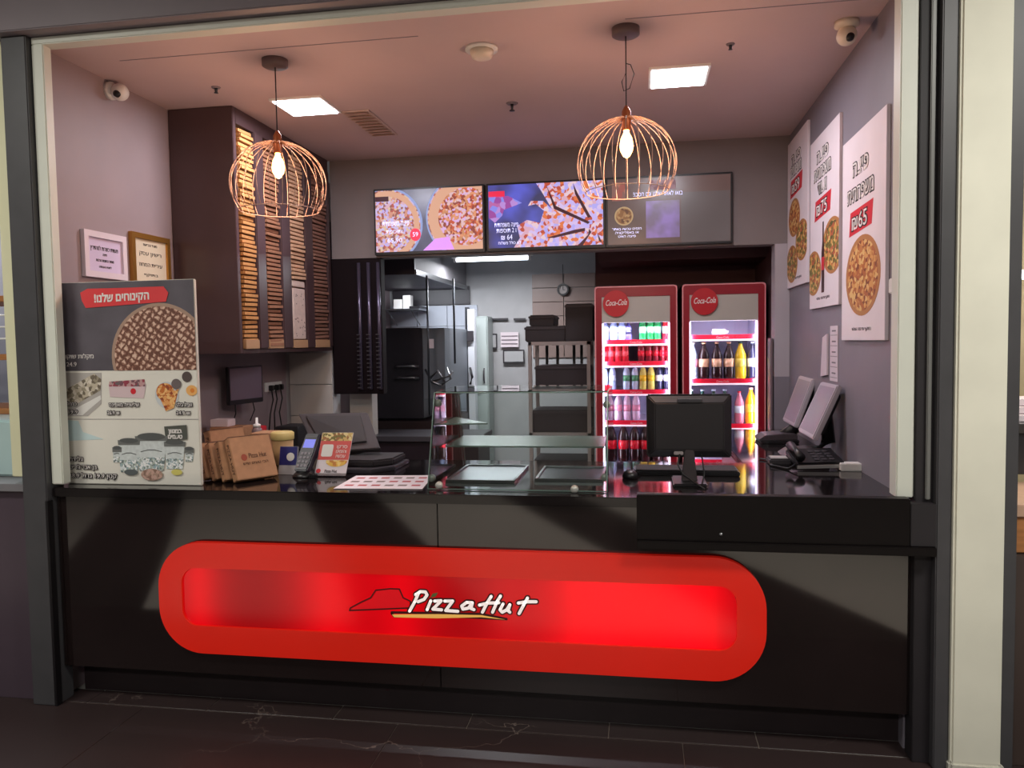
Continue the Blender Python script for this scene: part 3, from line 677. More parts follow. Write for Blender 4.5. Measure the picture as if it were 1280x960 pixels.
# ------------------------------------------------------------------ frames on the left wall (facing +X)
FLf = Face((XL, 0, 0), (0, 1, 0), (0, 0, 1))
def pframe(y0, y1, z0, z1, mf, mp, lb, lines, fw=.03):
    t = thing('picture_frame', lb, 'frame', (XL, (y0+y1)/2, z0))
    MB().ring(FLf, [(y0, z0), (y1, z0), (y1, z1), (y0, z1)], [(y0+fw, z0+fw), (y1-fw, z0+fw), (y1-fw, z1-fw), (y0+fw, z1-fw)], .001, .022).build('frame', mf, t)
    MB().fbox(FLf, y0+fw, y1-fw, z0+fw, z1-fw, .001, .01).build('certificate', mp, t)
    for s, z, sz, wd in lines: text(heb(s), FLf, (y0+y1)/2, z, sz, M_ink, t, .0105, width=wd)
pframe(3.345, 3.655, 1.95, 2.175, M_paperp, mat('cert_lilac', (205, 190, 216), .4), 'white framed certificate at the far left of the left wall', [('תעודת כשרות למהדרין', 2.085, .03, .2), ('פיצה', 2.06, .018, .03), ('מאושר בהשגחת הרבנות', 2.03, .02, .13), ('לשנת העבודה', 2.0, .016, .09)])
pframe(3.70, 4.035, 1.93, 2.213, M_brass, mat('cert_cream', (214, 200, 176), .5), 'gold framed certificate between the white frame and dark cabinet', [('משרד הבריאות', 2.15, .02, .12), ('רישיון עסק', 2.10, .03, .19), ('עיריית המחוז', 2.04, .03, .2), ('בתוקף', 1.99, .02, .12)], .028)

# ------------------------------------------------------------------ wall monitor left, socket, cables, back-left clutter
t = thing('wall_monitor', 'small grey monitor on a wall arm under the box cabinet', 'monitor', (-2.5, 4.7, 1.25))
pa, pb_, pc_, pd = at(285, 459, Y=4.5), at(328, 456, Y=4.75), at(326, 499, Y=4.75), at(286, 507, Y=4.5)
Fm = Face(pa, (pb_-pa), (0, 0, 1)); wd = (pb_-pa).length; hh = (pa-pd).length
MB().fbox(Fm, 0, wd, -hh, 0, -.03, 0).build('casing', M_black, t, .004)
MB().fbox(Fm, .012, wd-.012, -hh+.03, -.012, 0, .0012).build('display', mat('lcd_off', (112, 98, 112), .35), t)
MB().tube([Fm.p(wd/2, -hh*.5, -.03), Fm.p(wd/2, -hh*.5, -.12), (XL+.005, 4.75, 1.36)], .014, 8).build('wall_arm', M_black, t)
MB().tube([Fm.p(.06, -hh, -.02), Fm.p(.07, -hh-.06, -.03), Fm.p(.05, -hh-.12, -.04)], .004, 6).build('cable', M_cable, t)
MB().tube([Fm.p(.2, -hh, -.02), Fm.p(.22, -hh-.05, -.03), Fm.p(.19, -hh-.12, -.04)], .004, 6).build('cable', M_cable, t)
t = thing('wall_socket', 'white double wall socket with black plugs left of the white tiles', 'socket', (XL, 5.24, 1.3))
MB().fbox(FLf, 5.12, 5.38, 1.275, 1.34, .001, .014).build('face_plate', M_white, t, .003)
for y in (5.18, 5.27, 5.33): MB().fbox(FLf, y-.018, y+.018, 1.28, 1.32, .014, .045).build('plug', M_black, t, .004)
for i, y in enumerate((5.16, 5.22, 5.3)):
    MB().tube([(XL+.04, y, 1.285), (XL+.06, y-.02, 1.22), (XL+.05, y-.05, 1.12), (XL+.06, y-.1+.03*i, 1.0)], .005, 6).build('cable', M_cable, t)
Z0 = .985
def sbox(name, lb, cat, x0, x1, y0, y1, z0, z1, m, bev=.003, rz=0):
    c = Vector(((x0+x1)/2, (y0+y1)/2, z0))
    o = MB().box(x0, x1, y0, y1, z0, z1).build(name, m, None, bev, origin=c); o.rotation_euler.z = rz; return tag(o, lb, cat)
p = at(321, 530, Y=4.15)
t = thing('pump_bottle', 'clear pump bottle with a white cap behind the kraft boxes', 'bottle', (p.x, 4.15, Z0))
MB().lathe((p.x, 4.15, Z0), [(.028, 0), (.03, .005), (.03, .13), (.02, .15)], 20).build('body', mat('bottle_grey', (120, 100, 100), .3), t)
MB().lathe((p.x, 4.15, Z0+.15), [(.022, 0), (.022, .015), (.008, .02), (.007, .055)], 16).build('pump', M_white, t)
for k, (px0, px1, zt, Y, mm, lb) in enumerate(((262, 300, 1.12, 4.25, M_kraft, 'open kraft carton beside the poster behind the folded boxes'), (300, 318, 1.1, 4.4, M_red, 'red box between the kraft carton and pump bottle'))):
    a = at(px0, 540, Y=Y).x; b = at(px1, 540, Y=Y).x
    sbox(('carton', 'red_box')[k], lb, 'box', a, b, Y, Y+.16, Z0, zt+.0, mm)
sbox('paper_block', 'small cream paper block lying on the kraft carton', 'paper', at(266, 530, Y=4.3).x, at(288, 530, Y=4.3).x, 4.27, 4.36, 1.121, 1.165, M_paper)

# ------------------------------------------------------------------ dessert poster board standing on the counter, left
YP = 3.135
FP = Face((0, YP, 0), (1, 0, 0), (0, 0, 1))
def pp(px, py): v = at(px, py, Y=YP); return (v.x, v.z)
x0, _ = pp(80, 480); x0 = -2.59; x1 = -1.925; zt = 1.90
db = thing('dessert_poster', 'dessert menu board standing on the counter at far left', 'poster', ((x0+x1)/2, YP, Z0))
MB().fbox(FP, x0, x1, Z0+.001, zt, -.02, 0).build('board', mat('poster_white', (226, 222, 212), .5, var=.03), db, .003)
zsplit = pp(160, 463)[1]; zs2 = pp(160, 524)[1]
MB().fbox(FP, x0+.002, x1-.002, zsplit, zt-.002, 0, .0012).build('slate_background', mat('slate_print', (92, 86, 94), .5, var=.25, scale=5), db)
# chocolate pizza: disc with a lattice of drizzle
def choc():
    m = bpy.data.materials.new('chocolate_pizza'); m.use_nodes = True; nt = m.node_tree; b = nt.nodes['Principled BSDF']; b.inputs['Roughness'].default_value = .5
    tc = nt.nodes.new('ShaderNodeTexCoord'); last = None
    for rot, sc in ((.95, 11.), (-.62, 12.)):
        mp = nt.nodes.new('ShaderNodeMapping'); mp.inputs['Rotation'].default_value = (0, rot, 0)
        wv = nt.nodes.new('ShaderNodeTexWave'); wv.inputs['Scale'].default_value = sc; wv.inputs['Distortion'].default_value = 4.5; wv.inputs['Detail'].default_value = 3; wv.inputs['Detail Scale'].default_value = 4
        nt.links.new(tc.outputs['Object'], mp.inputs[0]); nt.links.new(mp.outputs[0], wv.inputs['Vector'])
        if last is None: last = wv.outputs['Fac']
        else:
            mi = nt.nodes.new('ShaderNodeMath'); mi.operation = 'MINIMUM'; nt.links.new(last, mi.inputs[0]); nt.links.new(wv.outputs['Fac'], mi.inputs[1]); last = mi.outputs[0]
    r = nt.nodes.new('ShaderNodeValToRGB'); e = r.color_ramp.elements
    e[0].position = .0; e[0].color = (*lin((104, 66, 54)), 1); e[1].position = .75; e[1].color = (*lin((222, 188, 168)), 1)
    q = e.new(.28); q.color = (*lin((150, 104, 88)), 1)
    nt.links.new(last, r.inputs[0]); nt.links.new(r.outputs[0], b.inputs['Base Color']); return m
ca, cz = pp(193, 438); rr = pp(193, 383)[1]-cz
cl = (x0+.002, x1-.002, zsplit, zt)
MB().disc(FP, ca+.03, cz-.03, rr+.045, rr+.045, .0014, .002, 56, cl).build('pizza_crust', mat('crust_print', (170, 140, 122), .6), db)
MB().disc(FP, ca+.03, cz-.03, rr+.03, rr+.03, .0022, .003, 56, cl).build('chocolate_pizza', choc(), db, origin=FP.p(ca, cz, .002))
bq = [pp(*q) for q in ((103, 376), (101, 366), (110, 361), (150, 360), (205, 358), (211, 366), (208, 377), (160, 381), (108, 385))]
MB().prism(FP, bq[::-1], .0032, .004).build('red_brush_banner', mat('banner_red', (220, 62, 66), .5), db)
a, z = pp(153, 376); text(heb('הקינוחים שלנו!'), FP, a, z, .05, M_white_let, db, .0052, width=.27, off=.0015, rise=.03)
a, z = pp(100, 448); text(heb('מקלות שוקו'), FP, a, z, .028, M_white_let, db, .0022, width=.14)
a, z = pp(90, 458); text('24.9', FP, a, z, .028, M_white_let, db, .0022, width=.05)
# middle row
def ell(name, px, py, rx, ry, m, d=.0015, e=.0008):
    a, z = pp(px, py); k = YP/FOC*1.03
    return MB().disc(FP, a, z, rx*k, ry*k, d, d+e, 26, (x0+.002, x1-.002, Z0, zt)).build(name, m, db, origin=FP.p(a, z, d))
M_crep = blobs('crepe_print', [(150, 140, 120), (190, 178, 158), (110, 98, 84), (214, 204, 190)], 60)
MB().prism(FP, [pp(*q) for q in ((83, 466), (127, 466), (127, 505), (110, 520), (83, 520))][::-1], .0012, .0016).build('photo_background', mat('photo_grey', (178, 172, 168), .5), db)
MB().prism(FP, [pp(*q) for q in ((83, 500), (84, 486), (118, 467), (127, 474), (126, 488), (96, 505))][::-1], .0018, .0026).build('crepe_picture', M_crep, db)
MB().prism(FP, [pp(*q) for q in ((96, 510), (126, 494), (127, 499), (104, 519), (92, 519))][::-1], .0018, .0026).build('plate_picture', M_white, db)
MB().prism(FP, [pp(*q) for q in ((136, 480), (183, 480), (180, 498), (138, 496))][::-1], .0015, .0022).build('candy_box_picture', mat('candy_pink', (214, 190, 194), .5), db)
MB().prism(FP, [pp(*q) for q in ((137, 477), (181, 474), (182, 483), (137, 483))][::-1], .0024, .003).build('candy_picture', blobs('candy_print', [(150, 60, 76), (110, 96, 100), (190, 150, 150), (120, 80, 90)], 70), db)
ell('red_dot_print', 167, 489, 4, 4, M_red, .0024)
ell('plate_picture', 209, 494, 17, 18, mat('plate_print', (200, 204, 208), .5))
ell('waffle_picture', 207, 490, 13, 12, blobs('waffle_print', [(226, 160, 96), (196, 110, 50), (236, 186, 120), (150, 70, 40)], 90), .0025)
MB().prism(FP, [pp(*q) for q in ((200, 496), (224, 486), (218, 510), (208, 514))][::-1], .0034, .004).build('waffle_picture', blobs('waffle_print2', [(226, 160, 96), (196, 110, 50), (236, 186, 120), (150, 70, 40)], 90), db)
ell('chocolate_bowl', 221, 480, 7, 7, mat('choc_grey', (110, 98, 98), .5), .0042)
ell('chocolate_bowl', 234, 471, 7, 7, mat('choc_dark', (86, 74, 72), .5), .0025); ell('orange_slice', 240, 488, 8, 7, mat('orange_print', (236, 176, 104), .5), .0025); ell('orange_centre', 241, 488, 3, 3, mat('orange_deep', (222, 130, 50), .5), .0035)
def blk(s, px, py, sz, wd, rise=0):
    a, z = pp(px, py); text(s, FP, a, z, sz, M_ink, db, .0046, off=.0028, width=wd+.006, rise=rise); text(s, FP, a, z, sz, M_white_let, db, .0056, width=wd, rise=rise)
blk(heb('כרמל'), 91, 507, .024, .05); blk('19.9', 92, 517, .024, .045)
blk(heb('שלישיית מאפינס'), 156, 508, .024, .15); blk('26.9 ₪', 143, 518, .024, .06)
blk(heb('וופל בלגי'), 231, 508, .024, .075); blk('24.9 ₪', 230, 518, .022, .065)
# ice cream tubs
MB().fbox(FP, x0+.002, x1-.002, zs2-.001, zs2+.001, .0, .0012).build('divider_line', M_inkg, db)
MB().prism(FP, [pp(*q) for q in ((84, 525), (98, 526), (104, 540), (130, 549), (84, 551))][::-1], .0012, .0016).build('blue_swirl', mat('swirl_blue', (196, 216, 218), .5), db)
tubm = blobs('tub_print', [(150, 172, 178), (214, 220, 222), (110, 124, 124), (170, 180, 170), (236, 236, 236)], 130)
lidm = mat('tub_lid', (88, 90, 90), .5)
for cx, ty, wq, by in ((147, 559, 11, 578), (237, 560, 11, 577), (162, 550, 26, 590), (219, 552, 25, 586), (190, 545, 38, 588)):
    d_ = .0016+wq*6e-5
    tb = [pp(*q) for q in ((cx-wq/2, ty+4), (cx+wq/2, ty+4), (cx+wq*.4, by), (cx-wq*.4, by))]
    MB().prism(FP, tb[::-1], d_, d_+.0006).build('tub_picture', mat('tub_body', (206, 212, 212), .5, var=.12, scale=60), db)
    MB().prism(FP, [pp(*q) for q in ((cx-wq*.45, by-(by-ty)*.38), (cx+wq*.45, by-(by-ty)*.38), (cx+wq*.4, by), (cx-wq*.4, by))][::-1], d_+.0007, d_+.0010).build('tub_band', tubm, db)
    MB().stroke(FP, [pp(cx-wq*.34, by-(by-ty)*.55), pp(cx-wq*.1, by-(by-ty)*.60), pp(cx+wq*.1, by-(by-ty)*.60), pp(cx+wq*.34, by-(by-ty)*.55)], .0035, d_+.0011, d_+.0013).build('tub_writing', lidm, db)
    MB().prism(FP, [pp(*q) for q in ((cx-wq*.54, ty), (cx+wq*.54, ty), (cx+wq*.52, ty+6), (cx-wq*.52, ty+6))][::-1], d_+.0014, d_+.0018).build('lid_side', mat('tub_lid_side', (112, 114, 112), .5), db)
    ell('lid_picture', cx, ty+.5, wq*.54, max(2.5, wq*.13), lidm, d_+.002)
ell('cookie_picture', 191, 593, 16, 8, blobs('cookie_print', [(170, 140, 124), (196, 160, 146), (140, 110, 96)], 80), .0062)
ell('lemon_picture', 222, 590, 8, 4, mat('lemon_print', (210, 200, 110), .5), .0062)
ell('berry_picture', 165, 590, 10, 4, mat('berry_print', (90, 96, 98), .5), .0062)
MB().prism(FP, [pp(*q) for q in ((206, 533), (234, 531), (235, 549), (208, 551))][::-1], .0045, .0053).build('dark_tag', mat('tag_grey', (84, 86, 80), .5), db)
a, z = pp(220, 541); text(heb('במגוון'), FP, a, z, .026, M_white_let, db, .0062, width=.065, off=.001)
a, z = pp(220, 548); text(heb('טעמים'), FP, a, z, .026, M_white_let, db, .0062, width=.07, off=.001)
blk(heb('גלידת'), 96, 576, .028, .07); blk(heb("בן אנד ג'ריס"), 105, 586, .028, .14); blk(heb('קטן 19.9 גדול 38.9'), 117, 597, .028, .24)

# ------------------------------------------------------------------ kraft boxes leaning on the counter
def leaning(n, x, y, tilt, yaw, h, th, dp, lb, printed=False):
    t = thing('kraft_box', lb, 'box', (0, 0, 0))
    MB().box(0, th, -dp/2, dp/2, 0, h).build('body', M_kraft, t, .003)
    Fs = Face((th/2, -dp/2, h*.5), (0, 0, -1), (1, 0, 0))
    text('PIZZA HUT', Fs, 0, -.008, .03, M_kraftd, t, .001, width=h*.7)
    MB().box(-.001, th+.001, -dp/2+.001, dp/2-.001, h*.985, h*1.002).build('flap_edge', M_kraftd, t)
    if printed:
        Fl = Face((th, 0, h*.5), (0, 1, 0), (0, 0, 1))
        MB().disc(Fl, -.045, .0, .014, .016, .0006, .0014, 20).build('round_logo', mat('kraft_red', (150, 66, 44), .7), t)
        text('Pizza Hut', Fl, .02, -.005, .032, M_kraftd, t, .001, width=.085); text(heb('הכי טעים שיש'), Fl, .005, -.035, .018, M_kraftd, t, .001, width=.12)
    t.location = (x, y, Z0+abs(math.sin(tilt))*.0+.001); t.rotation_euler = (0, tilt, yaw)
    return t
kb_l = ['kraft box at the left end of the leaning row beside the poster', 'second leaning kraft box from the poster', 'third leaning kraft box from the poster, middle of the row', 'large kraft box at the right end showing its printed lid']
for i, (x, y, h) in enumerate(((-1.925, 3.33, .17), (-1.868, 3.31, .175), (-1.808, 3.29, .185), (-1.748, 3.28, .205))):
    leaning(i, x, y, -.42, -.62, h, .043, .20, kb_l[i], i == 3)
t = leaning(4, -2.0, 3.50, -.25, -.4, .21, .045, .2, 'taller kraft box standing behind the leaning row')

# ------------------------------------------------------------------ card terminal, cards, tub, flyer stand, menu sheet
a = at(340, 545, Y=3.75).x; b = at(366, 545, Y=3.75).x
t = thing('yellow_tub', 'pale yellow tub behind the card terminal', 'tub', ((a+b)/2, 3.75, Z0))
MB().lathe(((a+b)/2, 3.75, Z0), [(.045, 0), (.05, .005), (.055, .13)], 24).build('body', mat('tub_card', (176, 142, 98), .6), t)
MB().lathe(((a+b)/2, 3.75, Z0), [(.058, .13), (.06, .135), (.06, .165), (.05, .172)], 24).build('lid', mat('tub_yellow', (206, 186, 120), .5), t)
sbox('kraft_tray', 'low kraft tray between the leaning boxes and yellow tub', 'tray', at(318, 560, Y=3.85).x, at(342, 560, Y=3.85).x, 3.8, 3.95, Z0, 1.14, M_kraft)
a, b = at(347, 592, Y=3.42).x, at(366, 592, Y=3.42).x
t = thing('leaflet_holder', 'blue and white leaflet holder left of the card terminal', 'holder', ((a+b)/2, 3.45, Z0))
Fh = Face(((a+b)/2, 3.44, Z0+.001), (1, 0, 0), (0, .22, 1))
MB().fbox(Fh, -.045, .045, 0, .135, -.012, 0).build('leaflet', mat('leaf_white', (190, 186, 190), .5), t)
MB().fbox(Fh, -.044, .044, .045, .134, 0, .001).build('blue_print', mat('leaf_blue', (34, 34, 110), .4), t)
MB().disc(Fh, .012, .085, .02, .02, .0015, .0022, 20).build('white_swoosh', M_white, t)
ct_x = at(375, 590, Y=3.36).x
t = thing('card_terminal', 'dark card payment terminal with a blue lit display', 'terminal', (ct_x, 3.38, Z0))
Fk = Face((ct_x+.0, 3.36, Z0+.035), (1, -.12, 0), (.18, .55, 1))
MB().lathe((ct_x+.005, 3.41, Z0), [(.06, 0), (.062, .006), (.05, .018), (.028, .04), (.026, .075)], 20).build('stand', M_black, t)
MB().prism(Fk, [(-.034, 0), (.034, 0), (.040, .09), (.037, .19), (-.037, .19), (-.040, .09)], -.04, 0).build('body', mat('terminal_case', (38, 34, 48), .35), t, .005)
MB().fbox(Fk, -.028, .028, .115, .158, 0, .001).build('display', mat('lcd_blue', (90, 100, 210), .3, emit=.5, ecol=(110, 116, 220)), t)
MB().fbox(Fk, -.03, .03, .165, .172, 0, .002).build('printer_slot', M_greyp, t)
for r_ in range(4):
    for c_ in range(3): MB().fbox(Fk, -.026+.019*c_, -.012+.019*c_, .018+.02*r_, .032+.02*r_, 0, .003).build('key', mat('key_grey', (120, 116, 124), .5), t, .001, seg=1)
a = at(416, 597, Y=3.42)
t = thing('flyer_stand', 'upright pizza flyer in a clear stand before the cash register', 'flyer', (a.x, 3.43, Z0))
Ff = Face((a.x-.006, 3.40, Z0+.006), (1, .03, 0), (.12, .28, 1))
MB().fbox(Ff, -.076, .076, 0, .205, -.003, 0).build('sheet', M_paper, t)
MB().fbox(Ff, -.075, .075, .165, .204, 0, .001).build('food_picture', blobs('flyer_food', [(206, 176, 110), (120, 110, 60), (226, 206, 150), (160, 110, 70)], 80), t)
MB().fbox(Ff, -.075, .075, .075, .165, 0, .001).build('red_band', mat('flyer_red', (206, 84, 80), .5), t)
MB().prism(Ff, rrect(-.062, -.008, .09, .148, .008, 3), .001, .002).build('white_square', M_white, t)
text(heb('סרקו'), Ff, .034, .13, .024, M_white_let, t, .002, width=.05); text(heb('והזמינו'), Ff, .034, .107, .024, M_white_let, t, .002, width=.05); text(heb('עכשיו'), Ff, .034, .085, .024, M_white_let, t, .002, width=.045)
MB().disc(Ff, .02, .068, .052, .026, .0012, .002, 24, (-.076, .076, 0, .073)).build('pizza_picture', blobs('flyer_pizza', [(226, 180, 80), (200, 130, 60), (236, 206, 130)], 80), t)
MB().disc(Ff, -.06, .022, .011, .011, .0012, .002, 20).build('red_logo', M_red, t)
text('Pizza Hut', Ff, .0, .015, .02, M_ink, t, .002, width=.06)
MB().prism(Ff, [(-.08, -.004), (.08, -.004), (.08, .012), (-.08, .012)], .004, .008).build('stand_lip', glass('clear_acrylic', (.9, .9, .9)), t)
sbox('cable_clip', 'small black clip at the foot of the flyer stand', 'clip', a.x-.09, a.x-.05, 3.345, 3.37, Z0, Z0+.02, M_black, .004)
q = [at(*v, Z=Z0+.002) for v in ((417, 611), (445, 595), (542, 594.5), (528, 611.5))]
t = thing('menu_sheet', 'white printed menu sheet lying flat on the counter', 'menu', (sum((v.x for v in q))/4, 3.28, Z0))
up_ = Vector((0, 0, .002))
MB().hexa([v for v in q]+[v+up_ for v in q]).build('sheet', M_paper, t)
for r_ in range(3):
    for c_ in range(6):
        s0 = .07+c_*.155; s1 = s0+.10; v0 = .18+.28*r_; v1 = v0+.09
        def bl(s, v): return q[0]*(1-s)*(1-v)+q[1]*(1-s)*v+q[3]*s*(1-v)+q[2]*s*v+Vector((0, 0, .0022))
        pts = [bl(s0, v0), bl(s1, v0), bl(s1, v1), bl(s0, v1)]
        MB().hexa(pts+[v+Vector((0, 0, .0006)) for v in pts]).build('printed_block', mat('menu_red', (176, 66, 70), .6) if (c_ < 3) == (r_ != 1) or c_ == 5 else mat('menu_brown', (120, 96, 90), .6), t)

# ------------------------------------------------------------------ cash register seen from behind
t = thing('cash_register', 'grey touch screen cash register seen from behind, left of the glass case', 'register', (-1.45, 3.85, Z0))
A, B, D, Cc = at(373, 517, Y=3.92), at(459, 515, Y=3.92), at(396, 566, Y=3.72), at(475, 560, Y=3.72)
nrm = (B-A).cross(D-A).normalized(); nrm = nrm if nrm.y < 0 else -nrm
MB().hexa([A-nrm*.0, B-nrm*.0, Cc, D, A-nrm*.03, B-nrm*.03, Cc-nrm*.03, D-nrm*.03]).build('screen_back', mat('register_grey', (56, 50, 54), .7), t, .004)
k_ = [A*.9+Cc*.1, B*.88+D*.12, Cc*.85+A*.15, D*.88+B*.12]
MB().hexa([v+nrm*.012 for v in k_]+[v for v in k_]).build('rear_cover', mat('rear_grey', (42, 38, 41), .7), t, .003)
g = [at(*v, Z=Z0) for v in ((412, 590), (475, 588), (500, 570), (482, 562), (410, 566))]
Fz = Face((0, 0, Z0), (1, 0, 0), (0, 1, 0))
MB().prism(Fz, [(-1.50, 3.50), (-1.27, 3.50), (-1.18, 3.60), (-1.18, 3.84), (-1.50, 3.84)], .0, .02).build('base', M_greyp, t, .004)
MB().prism(Fz, [(-1.48, 3.56), (-1.28, 3.56), (-1.20, 3.64), (-1.20, 3.84), (-1.48, 3.84)], .0202, .055).build('receipt_unit', mat('rear_grey', (42, 38, 41), .7), t, .008)
MB().tube([(-1.45, 3.83, Z0+.05), (-1.47, 3.86, Z0+.14)], .03, 10).build('neck', M_greyp, t)
sbox('black_box', 'low black box behind the cash register by the tiles', 'box', at(349, 530, Y=4.35).x, at(376, 530, Y=4.35).x, 4.3, 4.5, Z0, 1.12, M_black)

# ------------------------------------------------------------------ glass display case
gc = thing('glass_case', 'clear glass countertop display case in the middle of the counter', 'case', (-.52, 3.5, Z0))
xa, xb = -.885, -.135; yb0, yb1, yt0, yt1 = 3.13, 3.84, 3.27, 3.72; zt = 1.385
def pane(name, p4, th=.006):
    p4 = [Vector(v) for v in p4]; n_ = (p4[1]-p4[0]).cross(p4[3]-p4[0]).normalized()*th
    MB().hexa(p4+[v+n_ for v in p4]).build(name, M_gcase, gc)
pane('front_pane', [(xa, yb0, Z0+.002), (xb, yb0, Z0+.002), (xb, yt0, zt), (xa, yt0, zt)])
pane('side_pane', [(xa, yb0, Z0+.002), (xa, yb1, Z0+.002), (xa, yt1, zt), (xa, yt0, zt)])
pane('side_pane', [(xb, yb0, Z0+.002), (xb, yb1, Z0+.002), (xb, yt1, zt), (xb, yt0, zt)])
pane('top_pane', [(xa, yt0, zt), (xb, yt0, zt), (xb, yt1, zt), (xa, yt1, zt)])
for e0, e1 in (((xa, yt0, zt), (xb, yt0, zt)), ((xa, yt1, zt), (xb, yt1, zt)), ((xa, yb0, Z0+.004), (xa, yt0, zt)), ((xb, yb0, Z0+.004), (xb, yt0, zt)), ((xa, yt0, zt), (xa, yt1, zt)), ((xb, yt0, zt), (xb, yt1, zt)), ((xa, yb0, Z0+.004), (xb, yb0, Z0+.004)), ((xa, yb1, Z0+.004), (xa, yt1, zt)), ((xb, yb1, Z0+.004), (xb, yt1, zt))):
    MB().tube([e0, e1], .0028, 6).build('glass_edge', M_gedge, gc)
MB().box(xa+.02, xb-.02, 3.36, 3.74, 1.135, 1.142).build('glass_shelf', mat('frosted_shelf', (178, 200, 190), .25, trans=.7), gc)
MB().hexa([(xa+.01, 3.30, 1.24), (xa+.22, 3.34, 1.24), (xa+.22, 3.345, 1.24), (xa+.01, 3.62, 1.24), (xa+.01, 3.30, 1.246), (xa+.22, 3.34, 1.246), (xa+.22, 3.345, 1.246), (xa+.01, 3.62, 1.246)]).build('corner_shelf', mat('frosted_shelf', (178, 200, 190), .25, trans=.7), gc)
for x, y, z in ((xa+.05, 3.128, 1.005), (xb-.13, 3.115, 1.0), (xb-.004, 3.3, 1.33), (xb-.01, 3.17, 1.04), (xa+.01, 3.16, 1.03), (xa+.012, 3.28, 1.34)):
    MB().lathe((x, y, z), [(.0001, -.012), (.009, -.011), (.016, -.006), (.016, .008), (.012, .012), (.0001, .014)], 18, 'Y').build('clamp', mat('clamp_pale', (190, 190, 184), .3, .3), gc)
def tray(x0, x1, y0, y1, lb, m):
    t = thing('food_tray', lb, 'tray', ((x0+x1)/2, (y0+y1)/2, Z0))
    MB().box(x0, x1, y0, y1, Z0+.001, Z0+.006).build('base', m, t)
    MB().ring(Face((0, 0, Z0), (1, 0, 0), (0, 1, 0)), [(x0-.01, y0-.01), (x1+.01, y0-.01), (x1+.01, y1+.01), (x0-.01, y1+.01)], [(x0, y0), (x1, y0), (x1, y1), (x0, y1)], .001, .014).build('rim', M_steel, t)
tray(-.84, -.55, 3.30, 3.72, 'steel tray in the left half of the glass case', mat('bright_tray', (200, 204, 214), .3, .3))
tray(-.45, -.17, 3.36, 3.70, 'dark tray in the right half of the glass case', M_dsteel)

# ------------------------------------------------------------------ right monitor, keyboard shelf, mouse
t = thing('office_monitor', 'black square monitor seen from behind in front of the drink fridges', 'monitor', (.23, 3.4, Z0))
mx0, mx1 = at(808, 500, Y=3.36).x, at(915, 500, Y=3.36).x; mz1 = at(860, 493, Y=3.36).z; mz0 = at(860, 572, Y=3.36).z
FM = Face((0, 3.36, 0), (1, 0, 0), (0, 0, 1))
MB().fbox(FM, mx0, mx1, mz0, mz1, -.035, -.008).build('casing', M_black, t, .006)
e_ = .035
MB().hexa([FM.p(mx0+.004, mz0+.004, -.008), FM.p(mx1-.004, mz0+.004, -.008), FM.p(mx1-.004, mz1-.004, -.008), FM.p(mx0+.004, mz1-.004, -.008),
           FM.p(mx0+e_, mz0+e_, .024), FM.p(mx1-e_, mz0+e_, .024), FM.p(mx1-e_, mz1-e_, .024), FM.p(mx0+e_, mz1-e_, .024)]).build('rear_bulge', mat('bulge_black', (34, 30, 33), .4), t, .004)
cx = (mx0+mx1)/2
MB().prism(FM, rrect(cx-.05, cx+.055, mz1-.032, mz1-.018, .006, 4), .012, .03).build('handle', M_greyp, t, .002)
MB().prism(FM, [(cx-.02, mz0+.04), (cx+.02, mz0+.04), (cx+.026, mz0-.03), (cx+.034, Z0+.012), (cx-.034, Z0+.012), (cx-.026, mz0-.03)], .0, .022).build('stand_neck', mat('neck_grey', (60, 52, 54), .45), t, .004)
MB().box(cx-.07, cx+.07, 3.27, 3.48, Z0, Z0+.014).build('stand_base', M_black, t, .005)
MB().fbox(FM, cx-.065, cx-.025, mz0+.015, mz0+.03, .02, .034).build('port_plug', mat('plug_grey', (150, 140, 140), .4), t, .003)
MB().tube([(cx-.04, 3.33, mz0+.02), (cx-.05, 3.3, mz0-.02), (cx-.03, 3.30, Z0+.05), (cx+.02, 3.27, Z0+.02), (cx+.05, 3.2, Z0+.008)], .004, 6).build('cable', M_cable, t)
MB().tube([(cx+.05, 3.34, mz0+.02), (cx+.06, 3.31, Z0+.05), (cx+.045, 3.27, Z0+.008)], .003, 6).build('cable', M_cable, t)
t = thing('keyboard', 'black keyboard lying behind the black monitor stand', 'keyboard', (.2, 3.62, Z0))
MB().box(-.03, .44, 3.54, 3.70, Z0+.001, Z0+.022).build('case', M_black, t, .004)
for r_ in range(5): MB().box(-.02, .43, 3.55+.029*r_, 3.574+.029*r_, Z0+.022, Z0+.028).build('key_row', M_blackm, t, .002, seg=1)
t = thing('computer_mouse', 'small black computer mouse at the left of the keyboard', 'mouse', (-.045, 3.47, Z0))
MB().lathe((-.045, 3.47, Z0), [(.032, 0), (.036, .01), (.03, .026), (.015, .036), (.0002, .038)], 20).build('body', M_black, t)
MB().tube([(-.045, 3.505, Z0+.015), (-.03, 3.54, Z0+.03), (0, 3.53, Z0+.006)], .002, 6).build('cable', M_cable, t)

